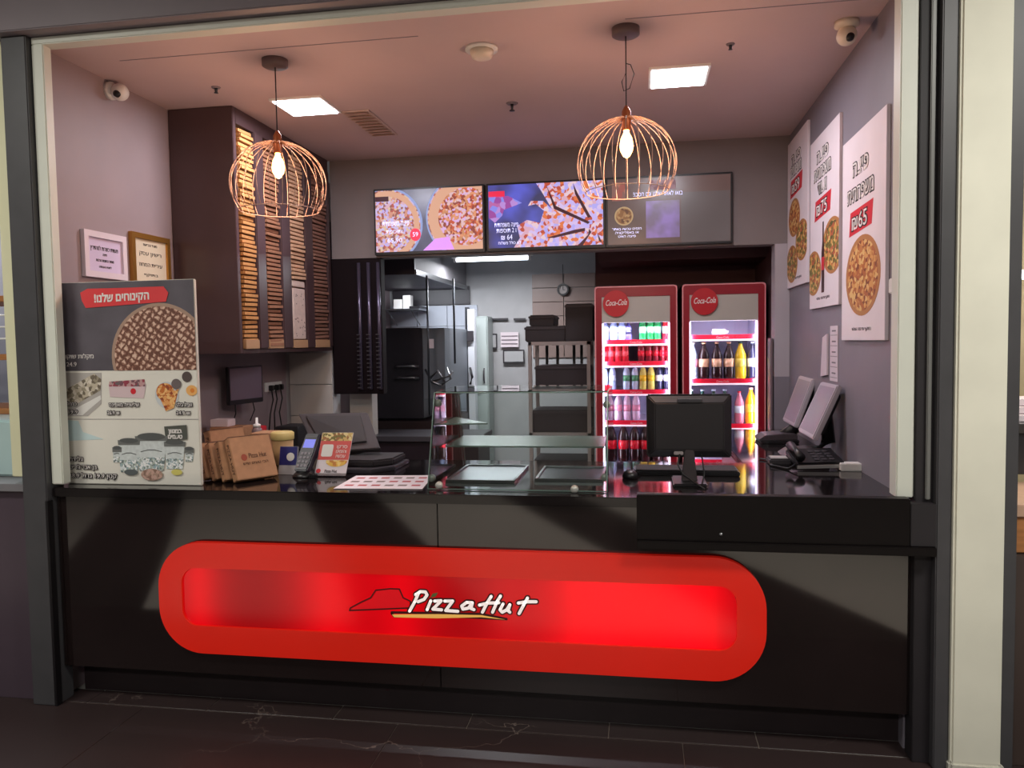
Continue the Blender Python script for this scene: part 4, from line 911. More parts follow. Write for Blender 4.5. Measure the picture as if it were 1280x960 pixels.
# ------------------------------------------------------------------ right-hand terminals, telephone, small box
def touch(corn, yb, yn, lb, loc, bx):
    TL, TR, BR, BL = corn
    t = thing('touch_terminal', lb, 'terminal', loc)
    n_ = (TR-TL).cross(BL-TL).normalized(); n_ = n_ if n_.x < 0 else -n_
    MB().hexa([TL, TR, BR, BL]+[v-n_*.03 for v in (TL, TR, BR, BL)]).build('casing', mat('terminal_pale', (168, 160, 168), .4), t, .006)
    c_ = (TL+TR+BR+BL)/4
    ins = [c_+(v-c_)*.86 for v in (TL, TR, BR, BL)]
    MB().hexa([v+n_*.0012 for v in ins]+[v+n_*.0002 for v in ins]).build('display', mat('lcd_grey', (118, 112, 122), .3), t)
    low = (BR+BL)/2; mid = c_
    MB().hexa([c_+(v-c_)*.8-n_*.030 for v in (TL, TR, BR, BL)]+[c_+(v-c_)*.7-n_*.055 for v in (TL, TR, BR, BL)]).build('rear_shell', M_black, t, .004)
    MB().tube([mid-n_*.05, Vector((bx+.10, low.y+.02, Z0+.09)), Vector((bx+.02, low.y+.02, Z0+.02))], [.03, .035, .04], 10).build('neck', M_black, t)
    MB().prism(Face((bx, low.y, Z0), (1, 0, 0), (0, 1, 0)), rrect(-.13, .09, -.14, .13, .04, 5), .001, .02).build('base', M_black, t, .004)
    MB().prism(Face((bx, low.y+.1, Z0), (1, 0, 0), (0, 0, 1)), [(-.14, .018), (-.10, .045), (.0, .055), (.08, .05), (.08, .02), (-.12, .012)], -.0, .2).build('base_cover', mat('base_grey', (62, 54, 58), .35), t, .004)
    return t
def sc_(px, py, x=None, Y=None): return at(px, py, Y=Y)
c1 = [at(1026.3, 476.6, Y=4.30), at(1047, 481, Y=4.02), at(1015.3, 548.8, Y=3.98), at(996.7, 538, Y=4.26)]
c2 = [at(999, 469, Y=4.98), at(1015.3, 473.3, Y=4.70), at(992.4, 533.5, Y=4.66), at(977.7, 525, Y=4.94)]
touch(c1, 0, 0, 'nearer tilted touch screen terminal by the right wall', (.8, 4.1, Z0), at(985, 563, Z=Z0).x+.05)
touch(c2, 0, 0, 'farther tilted touch screen terminal, closer to the drink fridges', (.78, 4.75, Z0), at(960, 548, Z=Z0).x+.05)
t = thing('telephone', 'dark desk telephone with a pale edge at the right end of the counter', 'telephone', (.86, 3.8, Z0))
Fq = Face((.74, 3.74, Z0+.004), (1, .12, .02), (-.1, 1, .22))
MB().fbox(Fq, -.02, .20, 0, .2, 0, .03).build('body', M_black, t, .006)
MB().fbox(Fq, -.02, .20, -.003, .0, .004, .02).build('pale_edge', mat('edge_pale', (180, 176, 174), .4), t)
MB().tube([Fq.p(-.0, .02, .05), Fq.p(.0, .10, .06), Fq.p(.0, .19, .05)], [.022, .014, .022], 10).build('handset', M_black, t)
for r_ in range(4):
    for c_ in range(3): MB().fbox(Fq, .07+.035*c_, .092+.035*c_, .03+.035*r_, .052+.035*r_, .03, .034).build('key', M_greyp, t, .001, seg=1)
MB().tube([Fq.p(-.02, .02, .02), (.68, 3.74, Z0+.006), (.62, 3.85, Z0+.006), (.66, 3.98, Z0+.006), (.6, 4.05, Z0+.006)], .005, 6).build('cord', M_cable, t)
a = at(1051, 589, Z=Z0); b = at(1075, 587, Z=Z0)
sbox('white_box', 'small white box on the counter in front of the telephone', 'box', a.x, b.x, a.y, a.y+.07, Z0, Z0+.035, M_white, .004)
t = thing('card_reader', 'pale and dark handheld reader lying left of the telephone', 'reader', (.68, 3.93, Z0))
MB().box(.62, .72, 3.88, 4.0, Z0+.001, Z0+.03).build('body', M_greyp, t, .006)
MB().box(.63, .71, 3.9, 3.98, Z0+.03, Z0+.033).build('pale_top', mat('edge_pale', (180, 176, 174), .4), t, .001)

# ------------------------------------------------------------------ drink fridges
def fridge(x0, x1, shelves, lb):
    Y0, Y1, HT = 5.80, 6.5, 2.0
    t = thing('drink_fridge', lb, 'fridge', ((x0+x1)/2, 6.1, 0))
    b = MB(); b.box(x0, x0+.03, Y0+.05, Y1, .03, HT); b.box(x1-.03, x1, Y0+.05, Y1, .03, HT); b.box(x0, x1, Y0+.05, Y1, HT-.03, HT); b.box(x0, x1, Y0+.05, Y1, .03, .12)
    b.build('cabinet', M_fred, t)
    MB().box(x0+.03, x1-.03, Y1-.04, Y1-.005, .12, HT-.03).build('back_liner', M_fin, t)
    b = MB(); b.box(x0+.0302, x0+.034, Y0+.06, Y1-.04, .12, HT-.03); b.box(x1-.034, x1-.0302, Y0+.06, Y1-.04, .12, HT-.03); b.build('side_liner', M_fin, t)
    FF = Face((0, Y0, 0), (1, 0, 0), (0, 0, 1))
    zi0, zi1 = .16, HT-.075
    MB().ring(FF, rrect(x0, x1, .04, HT, .02, 3), rrect(x0+.05, x1-.05, zi0, zi1, .004, 3), -.045, 0).build('door_frame', M_fred, t)
    MB().ring(FF, rrect(x0-.003, x1+.003, .037, HT+.003, .022, 3), rrect(x0+.006, x1-.006, .046, HT-.006, .018, 3), -.003, .004).build('edge_trim', M_pinkedge, t)
    MB().fbox(FF, x0+.05, x1-.05, zi0, 1.735, -.03, -.025).build('door_glass', M_gdoor, t)
    MB().fbox(FF, x0+.05, x1-.05, 1.735, zi1, -.035, -.006).build('header_panel', M_hdr, t)
    bc = x0+.155
    MB().disc(FF, bc, 1.875, .096, .098, .002, .012, 36).build('round_badge', M_cokered, t)
    text('Coca-Cola', FF, bc, 1.862, .06, M_white_let, t, .0125, width=.155, shear=.35, off=.0006, rise=.03)
    for s in (x0+.052, x1-.062): MB().box(s, s+.010, Y0+.035, Y0+.048, .2, 1.73).build('led_strip', M_fled, t)
    MB().box(x0+.06, x1-.06, Y0+.05, Y0+.07, 1.735, 1.745).build('led_strip', M_fled, t)
    for z in shelves:
        MB().box(x0+.036, x1-.036, Y0+.08, Y1-.05, z-.012, z).build('shelf', mat('shelf_wire', (190, 180, 200), .4), t)
        o = MB().box(x0+.05, x1-.05, Y0+.072, Y0+.079, z-.03, z+.004).build('price_rail', M_fred2, t)
        MB().box(x0+.05, x1-.05, Y0+.071, Y0+.072, z-.042, z-.029).build('white_line', mat('rail_white', (245, 225, 235), .4, emit=.7, ecol=(255, 225, 240)), o)
        text('Coca-Cola', Face((0, Y0+.071, 0), (1, 0, 0), (0, 0, 1)), (x0+x1)/2, z-.022, .02, M_white_let, o, .001, width=.09)
    return t
f1x0, f1x1 = -.325, .272; f2x0, f2x1 = .312, .895
def zat(py, px=800): return at(px, py, Y=5.88).z
s1 = [zat(425), zat(452), zat(487.5), zat(526), zat(578)]
s2 = [zat(419, 900), zat(474, 900), zat(530, 900), zat(575, 900)]
fridge(f1x0, f1x1, s1, 'left red drink fridge stocked with cans and bottles on five shelves')
fridge(f2x0, f2x1, s2, 'right red drink fridge with large bottles and an empty top shelf')
for xc in ((f1x0+f1x1)/2, (f2x0+f2x1)/2):
    area_light('fridge_light', (xc, 5.87, 1.70), (math.radians(12), 0, 0), .45, .03, 4, (.88, .88, 1))
    for sg_ in (-1, 1): area_light('fridge_light', (xc+sg_*.225, 5.862, .98), (math.radians(90), 0, sg_*math.radians(38)), .02, 1.4, 3.2, (.9, .89, 1))
def bottle_proto(name, kind, body, label_m, cap, h, r, label, cat, group=None):
    t = thing(name, label, cat, (0, 0, 0), group)
    if kind == 'can':
        MB().lathe((0, 0, 0), [(r*.8, 0), (r, .006), (r, h-.012), (r*.8, h)], 16).build('body', body, t)
        MB().lathe((0, 0, h), [(r*.78, 0), (r*.75, .002)], 16).build('lid', M_steel, t)
        MB().lathe((0, 0, h*.3), [(r*1.01, 0), (r*1.01, h*.3)], 16).build('label', label_m, t)
    else:
        MB().lathe((0, 0, 0), [(r*.85, 0), (r, .01), (r, h*.28), (r*.93, h*.34), (r*.93, h*.5), (r, h*.56), (r*.95, h*.66), (r*.55, h*.82), (r*.34, h*.9), (r*.34, h*.95)], 16).build('body', body, t)
        MB().lathe((0, 0, h*.95), [(r*.42, 0), (r*.42, h*.05)], 12).build('cap', cap, t)
        MB().lathe((0, 0, h*.33), [(r*1.01, 0), (r*1.01, h*.22)], 16).build('label', label_m, t)
    return t
def em(n, c, rough=.25): return mat('drink_'+n, c, rough)
cola = em('cola', (40, 14, 16)); clear = em('clear', (176, 190, 214)); water = em('water', (150, 168, 214)); green = em('green', (24, 140, 70)); redc = em('red', (200, 20, 40)); yel = em('yellow', (230, 190, 40)); ora = em('orange', (240, 150, 20)); pinkc = em('pink', (224, 150, 176)); navy = em('navy', (36, 36, 66)); whit = em('white', (226, 226, 236)); dgreen = em('deep_green', (24, 66, 56)); peach = em('peach', (222, 176, 140)); lgreen = em('light_green', (130, 190, 150)); purple = em('purple', (90, 80, 150))
def put(xp, shelf, proto, n=0, lb=None, grp=None, Y=5.93, first=[None]):
    x = at(xp, 500, Y=Y).x
    o = proto if 'placed' not in proto else None
    if o is None: o = dup(proto, (x, Y, shelf+.0), lb, grp)
    else: o['placed'] = 1; o.location = (x, Y, shelf); 
    if lb: o['label'] = lb
    if grp: o['group'] = grp
    return o
rows = []
ORD = ('leftmost', 'second from left', 'third from left', 'fourth from left', 'fifth from left', 'sixth from left')
def rowof(pxs, shelf, lb, cat, kind, body, lab, cap, h, r, name='drink_bottle', grp=None, Y=5.93):
    pr = bottle_proto(name, kind, body, lab, cap, h, r, lb, cat)
    for i, p_ in enumerate(pxs):
        l_ = lb
        if len(pxs) > 1: l_ = ('left' if i == 0 else 'right') + ' one of two ' + lb if len(pxs) == 2 else ORD[i]+' of the '+lb
        rows.append(put(p_, shelf, pr, lb=l_, grp=lb if len(pxs) > 1 else None, Y=Y))
# left fridge
rowof((757, 768, 778), s1[0], 'short blue water bottles, left fridge top shelf', 'bottle', 'b', water, whit, em('blue', (60, 80, 190)), .165, .030)
rowof((786,), s1[0], 'single dark purple bottle on the top shelf of the left fridge', 'bottle', 'b', purple, navy, navy, .14, .026)
rowof((804, 813.5, 822), s1[0], 'green cans, left fridge top shelf', 'can', 'can', green, lgreen, green, .165, .027, 'drink_can')
rowof((833,), s1[0], 'red and white can right of the green cans on the left fridge top shelf', 'can', 'can', redc, whit, redc, .165, .027, 'drink_can')
rowof((755.5, 764.5, 773.5, 782), s1[1], 'bright red cans, left fridge second shelf', 'can', 'can', redc, em('red2', (230, 80, 90)), redc, .135, .027, 'drink_can')
rowof((802, 811, 819.5, 828, 836), s1[1], 'dark red cans, left fridge second shelf', 'can', 'can', em('darkred', (120, 16, 30)), redc, redc, .135, .026, 'drink_can')
rowof((756, 766), s1[2], 'clear blue bottles, left fridge third shelf', 'bottle', 'b', water, clear, whit, .20, .027)
rowof((783.5, 794), s1[2], 'green-labelled clear bottles, left fridge third shelf', 'bottle', 'b', clear, em('midgreen', (70, 140, 96)), dgreen, .20, .027)
rowof((804, 814), s1[2], 'small yellow bottles, left fridge third shelf', 'bottle', 'b', em('paleyellow', (200, 186, 90)), yel, yel, .20, .028)
rowof((824, 834), s1[2], 'navy bottles with orange caps, left fridge third shelf', 'bottle', 'b', navy, whit, ora, .20, .027)
rowof((762, 773, 784, 795), s1[3], 'pink-tinted clear bottles, left fridge fourth shelf', 'bottle', 'b', em('rosyclear', (206, 178, 204)), pinkc, redc, .215, .031)
rowof((764, 779, 793, 806.5, 820, 834), s1[4], 'large red-labelled cola bottles, left fridge bottom shelf', 'bottle', 'b', cola, redc, redc, .30, .040)
# right fridge
rowof((866,), s2[1], 'large clear pink-labelled bottle at the left end of the right fridge middle shelf', 'bottle', 'b', clear, pinkc, whit, .275, .038)
rowof((880, 896, 911), s2[1], 'dark cola bottles with peach labels in the right fridge', 'bottle', 'b', cola, peach, peach, .275, .038)
rowof((925.5,), s2[1], 'large yellow bottle with green cap on the right fridge middle shelf', 'bottle', 'b', em('yellowb', (226, 186, 30)), em('yellab', (240, 214, 90)), dgreen, .275, .040)
rowof((940.5,), s2[1], 'large navy and white bottle at the right end of the right fridge middle shelf', 'bottle', 'b', navy, whit, clear, .275, .036)
rowof((864, 878, 892, 906), s2[2], 'dark green bottles behind the monitor, right fridge', 'bottle', 'b', dgreen, lgreen, clear, .255, .036)
rowof((924,), s2[2], 'pink bottle right of the monitor in the right fridge', 'bottle', 'b', em('rose', (214, 120, 140)), whit, redc, .24, .034)
rowof((938.5,), s2[2], 'large orange bottle right of the pink one in the right fridge', 'bottle', 'b', em('orangeb', (245, 165, 20)), em('oranlab', (250, 190, 60)), em('cappeach', (230, 190, 160)), .265, .041)
rowof((926, 941), s2[3], 'yellow bottles, lowest shelf of the right fridge', 'bottle', 'b', yel, whit, yel, .2, .036)
o = MB().lathe((0, 0, 0), [(.018, -.06), (.024, -.05), (.024, .03), (.01, .05), (.009, .06)], 14, 'X').build('small_bottle', em('grey', (150, 140, 150)), None)
o.location = (at(900, 414, Y=5.95).x, 5.95, s2[0]+.024); tag(o, 'small grey bottle lying on the top shelf of the right fridge', 'bottle')
for s in rows:
    if 'placed' in s: del s['placed']
# boards standing right of fridge
t = MB().hexa([(.915, 5.50, 0), (.93, 5.50, 0), (.93, 5.60, 0), (.915, 5.60, 0), (.90, 5.50, 1.62), (.912, 5.50, 1.64), (.912, 5.60, 1.64), (.90, 5.60, 1.62)])
o = MB().box(.882, .897, 5.50, 5.62, 0, 1.6).build('standing_board', mat('board_mauve', (112, 96, 104), .5), None, origin=(.89, 5.56, 0)); tag(o, 'thin mauve board standing between right fridge and wall corner', 'board')

# ------------------------------------------------------------------ kitchen
t = thing('exhaust_hood', 'large exhaust hood over the kitchen oven, dark underneath', 'hood', (-2.2, 7, 2.17))
MB().box(XL+.01, -1.79, 6.1, 7.97, 2.19, 2.61).build('body', mat('hood_pale', (120, 118, 122), .6), t)
MB().box(XL+.01, -1.80, 6.11, 7.96, 2.165, 2.189).build('underside', mat('hood_dark', (58, 50, 60), .5), t)
MB().box(XL+.01, -1.79, 6.08, 6.1, 2.165, 2.61).build('front_fascia', mat('hood_dark', (58, 50, 60), .5), t)
MB().box(-1.79, -1.775, 6.08, 7.97, 2.16, 2.20).build('lip', M_steel, t)
t = thing('tube_light', 'white fluorescent tube light under the kitchen ceiling', 'light', (-1.3, 7, 2.4))
MB().box(-1.70, -.95, 6.97, 7.03, 2.385, 2.42).build('batten', M_white, t)
MB().tube([(-1.66, 7, 2.365), (-.99, 7, 2.365)], .018, 12).build('tube', M_tube, t)
for x in (-1.67, -.98): MB().box(x-.012, x+.012, 6.985, 7.015, 2.345, 2.39).build('end_cap', M_white, t)
for x in (-1.6, -1.05): MB().tube([(x, 7, 2.42), (x, 7, 2.62)], .004, 6).build('hanger', M_steel, t)
ov = thing('pizza_oven', 'steel pizza oven with dark side under the hood', 'oven', (-1.9, 6.9, 0))
MB().box(-2.4, -1.86, 6.5, 7.4, .95, 1.74).build('shaded_body', mat('oven_shade', (40, 36, 44), .35), ov, .006)  # near side lies in shade; that darkness is put into the colour
MB().box(-1.858, -1.66, 6.5, 7.4, 1.12, 1.735).build('steel_front', mat('oven_steel', (112, 118, 126), .4, .4), ov, .004)
MB().box(-1.80, -1.755, 6.494, 6.5, 1.56, 1.64).build('notice', M_paper, ov)
MB().box(-2.42, -1.66, 6.46, 7.42, .70, .93).build('lower_unit', mat('oven_brown', (46, 32, 32), .35), ov, .005)
MB().box(-2.42, -1.66, 6.5, 7.42, 0.02, .69).build('stand', M_dark, ov)
for z in (1.30, 1.40): 
    MB().tube([(-2.10, 6.47, z), (-2.04, 6.44, z+.01), (-1.93, 6.44, z+.01), (-1.89, 6.47, z)], .014, 8).build('handle', M_steel, ov)
for d_ in ((( -1.78, 6.42, 1.30), (-1.70, 6.40, 1.37), (-1.64, 6.40, 1.28)), ((-1.74, 6.40, 1.28), (-1.60, 6.38, 1.32), (-1.56, 6.38, 1.36)), ((-1.82, 6.44, 1.38), (-1.76, 6.40, 1.28), (-1.66, 6.38, 1.24)), ((-1.62, 6.40, 1.40), (-1.58, 6.38, 1.30), (-1.66, 6.38, 1.25))):
    MB().tube(d_, .009, 6).build('crank_arm', M_steel, ov)
t = thing('wall_shelf', 'steel wall shelf above the pizza oven', 'shelf', (-2.3, 7.9, 1.95))
MB().box(XL+.01, -2.2, 7.6, 7.98, 1.945, 1.96).build('board', M_steel, t)
for x in (-2.55, -2.3): MB().tube([(x, 7.65, 1.945), (x, 7.97, 1.80)], .006, 6).build('bracket', M_steel, t)
for i, (x, w_, h_) in enumerate(((-2.5, .09, .10), (-2.40, .08, .14))):
    sbox('white_container', ('lower', 'taller')[i]+' white container on the shelf above the oven', 'container', x, x+w_, 7.7, 7.8, 1.961, 1.961+h_, M_white)
sbox('baking_pan', 'flat black baking pan on the shelf above the oven', 'pan', -2.31, -2.2, 7.62, 7.9, 1.961, 1.985, M_black)
for i, (px, y0_, Yp, zb) in enumerate(((535, 0, 6.3, 1.0), (568, 0, 6.7, 1.42))):
    x = at(px, 420, Y=Yp).x
    MB().tube([(x, Yp, zb), (x, Yp, 2.17)], .009, 8).build('hanging_rod', M_dsteel, bpy.data.objects['exhaust_hood'])
o = sbox('wall_rack', 'black bracket hanging on the white kitchen tiles beside the oven', 'rack', at(555, 430, Y=7.95).x, at(570, 430, Y=7.95).x, 7.95, 7.995, 1.38, 1.41, M_black)
MB().box(at(556, 430, Y=7.95).x, at(569, 430, Y=7.95).x, 7.95, 7.99, 1.65, 1.665).build('upper_bar', M_black, o)
# tall white panel with door bar
a0, a1 = at(585, 430, Y=7.4).x, at(593, 430, Y=7.4).x
d1 = struct('door_1', MB().box(a0, a1, 7.4, 7.5, 0, 1.93), mat('door_white', (214, 218, 226), .4))
MB().box(a0-.02, a0, 7.38, 7.5, 0, 1.95).build('jamb', M_dsteel, d1)
MB().tube([(a0+.02, 7.38, 1.2), (a0+.05, 7.34, 1.27), (a0+.02, 7.38, 1.36)], .012, 8).build('handle', M_black, d1)
MB().box(a0, a0+.06, 7.37, 7.4, 1.62, 1.72).build('latch', M_greyp, d1)
a0, a1 = at(594, 430, Y=7.7).x, at(610, 430, Y=7.7).x
t = thing('upright_freezer', 'tall pale green upright freezer in the kitchen behind the glass case', 'freezer', ((a0+a1)/2, 7.6, 0))
MB().box(a0, a1, 7.7, 7.97, .02, 1.87).build('body', mat('freezer_pale', (160, 170, 168), .4), t, .008)
MB().box(a0+.01, a1-.01, 7.685, 7.7, .1, 1.85).build('door', mat('freezer_door', (172, 182, 180), .4), t, .004)
MB().tube([(a1-.04, 7.68, 1.2), (a1-.04, 7.66, 1.22), (a1-.04, 7.66, 1.32), (a1-.04, 7.68, 1.34)], .008, 6).build('handle', M_greyp, t)
MB().tube([(a0+.05, 7.685, 1.12), (a0+.05, 7.66, 1.12)], .012, 8).build('lock', M_black, t)
for i, (q0, q1, r0, r1, m_, lb) in enumerate(((612, 621, 417, 436, M_greyp, 'grey notice frame on the kitchen wall, leftmost'), (626, 648, 415, 434, M_paper, 'white printed notice on the kitchen wall'), (629, 655, 437, 454, M_greyp, 'wide dark framed notice on the kitchen wall, lowest'))):
    u = at(q0, r1, Y=7.98); v = at(q1, r0, Y=7.98)
    o = MB().box(u.x, v.x, 7.975, 7.998, u.z, v.z).build('wall_notice', m_, None, origin=(u.x, 7.99, u.z)); tag(o, lb, 'notice')
    if i != 1: MB().box(u.x+.015, v.x-.01, 7.97, 7.975, u.z+.015, v.z-.015).build('sheet', M_kwall, o)
    else:
        for k in range(3): MB().box(u.x+.01, v.x-.01, 7.97, 7.975, u.z+.03+.04*k, u.z+.04+.04*k).build('printed_line', M_inkg, o)
for q0, q1, lb in ((615, 635, 'left thin dark bar on the kitchen wall above the notices'), (642, 657, 'right thin dark bar on the kitchen wall above the notices')):
    u = at(q0, 400.5, Y=7.98); v = at(q1, 397.5, Y=7.98)
    tag(MB().box(u.x, v.x, 7.975, 7.998, u.z, v.z).build('wall_bar', M_greyp, None, origin=(u.x, 7.99, u.z)), lb, 'bar')
# clock
p = at(703, 361.5, Y=7.9)
t = thing('wall_clock', 'small round dark-rimmed clock hanging above the black crates', 'clock', (p.x, 7.99, p.z))
Fk = Face((p.x, 7.97, p.z), (1, 0, 0), (0, 0, 1))
MB().ring(Fk, [(.062*math.cos(i*PI/16), .062*math.sin(i*PI/16)) for i in range(32)], [(.044*math.cos(i*PI/16), .044*math.sin(i*PI/16)) for i in range(32)], -.01, .02).build('rim', M_black, t)
MB().disc(Fk, 0, 0, .045, .045, -.01, .002).build('dial', mat('clock_dial', (170, 160, 158), .4), t)
MB().stroke(Fk, [(0, 0), (0, .03)], .005, .003, .006).build('minute_hand', M_ink, t); MB().stroke(Fk, [(0, 0), (.02, -.004)], .006, .003, .006).build('hour_hand', M_ink, t)
MB().tube([(p.x, 7.99, p.z+.06), (p.x-.003, 7.99, p.z+.26)], .003, 6).build('cord', M_cable, t)
# rack with black crates
xa_, xb_ = at(660, 450, Y=6.3).x, at(738, 450, Y=6.3).x
rk = thing('crate_rack', 'pale metal rack holding black crates left of the drink fridges', 'rack', ((xa_+xb_)/2, 6.5, 0))
zt1, zt2, zt3 = at(700, 427, Y=6.3).z, at(700, 485, Y=6.3).z, at(700, 541, Y=6.3).z
M_rk = mat('rack_pale', (166, 156, 154), .4, .2)
for x in (xa_, xb_-.03):
    for y in (6.3, 6.75): MB().box(x, x+.03, y, y+.03, 0, zt1).build('post', M_rk, rk, .002)
for z in (zt1, zt2, zt3, .35): MB().box(xa_, xb_, 6.3, 6.78, z-.03, z).build('shelf', M_rk, rk, .002)
M_crate = mat('crate_black', (46, 38, 44), .55)
def crate(x0, x1, y0, y1, z0, z1, lb, sl=None):
    t = thing('black_crate', lb, 'crate', ((x0+x1)/2, (y0+y1)/2, z0))
    if sl: MB().prism(Face((0, y0, 0), (1, 0, 0), (0, 0, 1)), sl, -(y1-y0), 0).build('body', M_crate, t, .008)
    else: MB().box(x0, x1, y0, y1, z0+.001, z1).build('body', M_crate, t, .008)
    MB().box(x0-.006, x1+.006, y0-.01, y1+.005, z1-.03, z1-.01).build('rim', mat('crate_rim', (58, 50, 56), .5), t, .003)
def rx(px): return at(px, 410, Y=6.32).x
def rz(py): return at(700, py, Y=6.32).z
crate(rx(656), rx(706), 6.33, 6.74, zt1, rz(407), 'wide black crate on top of the rack, lower left')
crate(rx(661), rx(692), 6.35, 6.72, rz(407)+.001, rz(393), 'small black crate stacked on the lower left crate')
crate(rx(706.5), rx(741), 6.33, 6.74, zt1, rz(380), 'tall black crate on top of the rack, right')
crate(rx(668), rx(734), 6.33, 6.74, zt2, rz(457), 'black crate on the middle shelf of the rack')
crate(rx(662), rx(736), 6.33, 6.74, zt3, rz(513), 'black crate on the lower shelf of the rack')
crate(rx(664), rx(735), 6.33, 6.74, .35, .62, 'black crate on the bottom shelf of the rack')
for px in (676, 690, 712, 722):
    o = MB().box(rx(px)-.012, rx(px)+.012, 6.72, 6.74, rz(457)+.001, zt1-.032).build('hanging_strap', M_black, rk)
# black rail cabinet at the left of the kitchen opening
t = thing('rail_cabinet', 'black panel cabinet with three glossy vertical rails left of the kitchen opening', 'cabinet', (-2.04, 5.6, 1.2))
xr0, xr1 = at(416, 400, Y=5.5).x, at(479, 400, Y=5.5).x
MB().box(-2.255, xr1, YB+.002, 5.56, 1.235, 2.234).build('panel', mat('rail_panel', (22, 12, 16), .7, spec=.15), t, .004)
for px in (449, 461, 473):
    x = at(px, 400, Y=5.44).x
    rl_ = MB().tube([(x, 5.455, 1.27), (x, 5.455, 2.20)], .014, 10).build('rail', mat('rail_gloss', (96, 90, 110), .25, .6), t)
    for k in range(14): MB().box(x-.02, x+.004, 5.43, 5.44, 1.28+.03*k, 1.288+.03*k).build('notch', M_greyp, rl_)
# dark low counter under the cabinets
t = thing('back_counter', 'dark low counter behind the service area under the oven', 'counter', (-1.8, 5.8, 0))
MB().box(-2.2, -1.2, 5.65, 6.1, 0, .86).build('body', M_dark, t)
MB().box(-2.2, -1.18, 5.62, 6.12, .86, .90).build('top', M_greyp, t, .004)

# ------------------------------------------------------------------ neighbours left and right
M_cream = mat('cream_strip', (216, 214, 180), .5, emit=.0)
nb = struct('trim_12', MB().box(-2.80, -2.722, YF-.01, YF+.04, 1.03, 2.95), M_cream, bevel=.003)
struct('wall_neighbour_left', MB().box(-5, -2.72, YF+.0, YF+.06, 0, .96), mat('neighbour_panel', (78, 66, 76), .3))
struct('trim_13', MB().box(-5, -2.72, YF-.03, YF+.3, .965, 1.0), mat('grey_ledge', (120, 118, 122), .4), bevel=.003)
struct('wall_neighbour_back_left', MB().box(-5.2, -2.72, 4.3, 4.38, 0, 3), mat('neighbour_grey', (150, 150, 160), .5))
dc = thing('display_shelves', 'wooden display shelves in the neighbouring shop at far left', 'shelf', (-3.3, 3.7, 1.0))
for z in (1.58, 1.88, 1.30): MB().box(-4.2, -2.74, 3.5, 3.9, z-.03, z).build('shelf_board', M_wood, dc, .002)
for z in (1.66, 1.72, 1.78): MB().tube([(-4.2, 3.5, z), (-2.75, 3.5, z)], .005, 6).build('rail', M_white, dc)
o = MB().lathe((-3.12, 3.45, 2.0), [(.12, -.12), (.14, -.05), (.12, .1), (.06, .2), (.01, .24)], 14).build('blue_bag', mat('blue_cloth', (70, 90, 150), .7), None, origin=(-3.12, 3.45, 1.88)); o.location = (-3.16, 3.66, 2.002-.12+.0); tag(o, 'blue cloth bag on the top shelf at far left', 'bag')
o = MB().lathe((0, 0, 0), [(.02, 0), (.09, .04), (.07, .12), (.01, .16)], 8).build('green_plant', mat('leaf_green', (70, 130, 60), .6), None); o.location = (-3.30, 3.62, 2.29); 
tag(o, 'green plant above the blue bag at far left', 'plant'); o.location = (-3.05, 4.1, 2.2)
MB().box(-3.3, -2.9, 4.0, 4.29, 2.18, 2.2).build('upper_board', M_wood, dc)
o = MB().box(-4.2, -2.74, 3.2, 3.5, 1.002, 1.27).build('glass_counter', mat('pale_aqua', (176, 200, 200), .2), None, .01, origin=(-3.4, 3.35, 1.002)); tag(o, 'pale aqua glass counter at the bottom left edge', 'counter')
o = MB().box(-3.6, -2.76, 3.9, 3.93, 2.54, 2.56).build('strip_light', M_tube, None, origin=(-3.1, 3.9, 2.5)); tag(o, 'thin white strip light in the shop at far left', 'light')
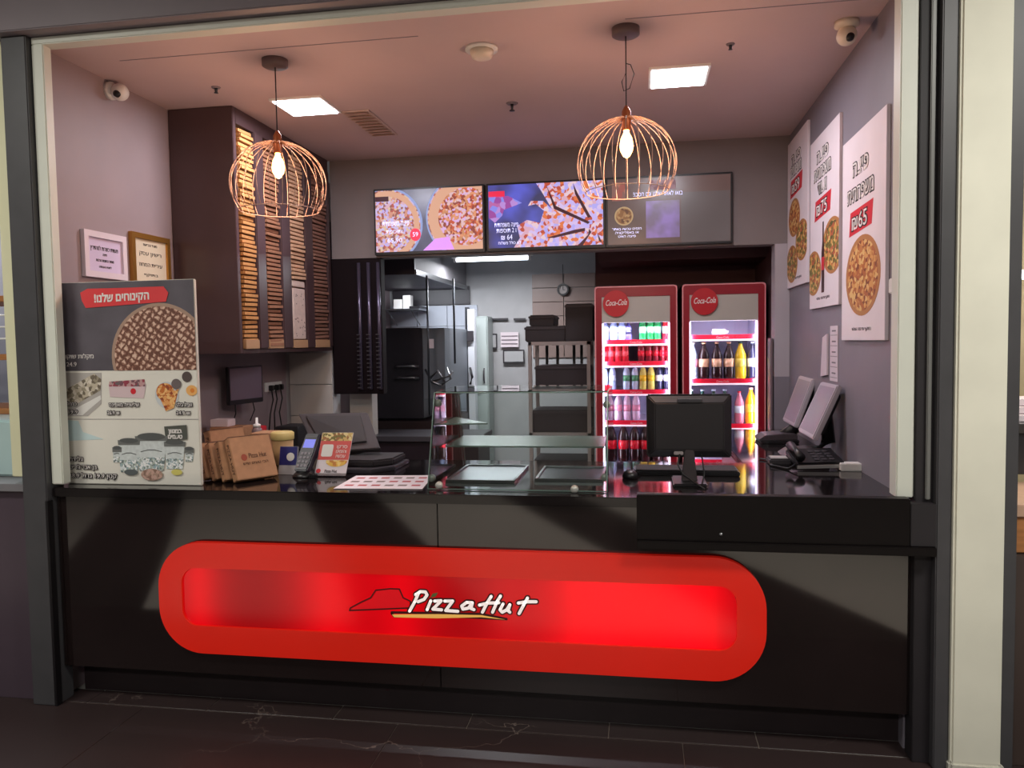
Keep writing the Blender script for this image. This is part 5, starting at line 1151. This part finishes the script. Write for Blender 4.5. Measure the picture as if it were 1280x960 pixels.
# right neighbour
struct('wall_neighbour_right', MB().box(1.33, 4, YF+.0, YF+.06, 0, .79), mat('neighbour_brown', (70, 58, 54), .4))
rb = struct('wall_neighbour_back_right', MB().box(1.33, 5, 5.6, 5.68, 0, 3), mat('neighbour_cream', (206, 190, 150), .6))
t = thing('wood_counter', 'light wooden counter ledge in the shop at far right', 'counter', (1.9, 3.3, .8))
MB().box(1.335, 3.4, YF+.02, YF+.3, .795, .93).build('front', M_wood, t, .003)
MB().box(1.335, 3.4, YF+.01, YF+.5, .93, .975).build('top', mat('wood_pale', (196, 160, 136), .5, var=.15), t, .003)
t = thing('steel_worktop', 'steel worktop with papers in the shop at far right', 'worktop', (1.9, 3.8, .8))
MB().box(1.335, 3.4, 3.6, 4.3, 1.0, 1.18).build('body', M_dsteel, t, .004)
MB().box(1.335, 3.4, 3.58, 4.32, 1.18, 1.22).build('top', M_steel, t, .003)
for i in range(3): o = sbox('paper_stack', ('lowest', 'middle', 'upper')[i]+' white paper stack on the worktop at far right', 'paper', 1.45+.03*i, 1.85, 3.65+.05*i, 3.95, 1.221+.031*i, 1.25+.031*i, M_paper)
o = MB().box(1.4, 3.0, 4.9, 4.95, 1.92, 1.97).build('strip_light', M_led, None, origin=(2.1, 4.92, 1.95)); tag(o, 'bright white strip light in the shop at far right', 'light')
t = thing('extract_fan', 'grey round fan on the wall of the shop at far right', 'fan', (2.3, 5.57, 2.3))
Fe = Face((2.3, 5.57, 2.35), (1, 0, 0), (0, 0, 1))
MB().ring(Fe, [(.12*math.cos(i*PI/14), .12*math.sin(i*PI/14)) for i in range(28)], [(.1*math.cos(i*PI/14), .1*math.sin(i*PI/14)) for i in range(28)], -.03, 0).build('rim', M_greyp, t)
for k in range(5): MB().prism(Fe, [(.015*math.cos(k*1.257+.5), .015*math.sin(k*1.257+.5)), (.095*math.cos(k*1.257), .095*math.sin(k*1.257)), (.095*math.cos(k*1.257+.7), .095*math.sin(k*1.257+.7))], -.02, -.012).build('blade', M_greyp, t)
o = MB().box(1.33, 5, YF+.06, 5.6, 2.95, 3.0).build('ceiling_neighbour', mat('brown_ceiling', (96, 68, 48), .6)); o['kind'] = 'structure'
area_light('neighbour_light', (2.2, 4.0, 2.9), (0, 0, 0), 1, 1, 30, (1, .9, .72))
area_light('neighbour_light', (-3.7, 3.8, 2.9), (0, 0, 0), 1, 1, 30, (.95, .97, 1))
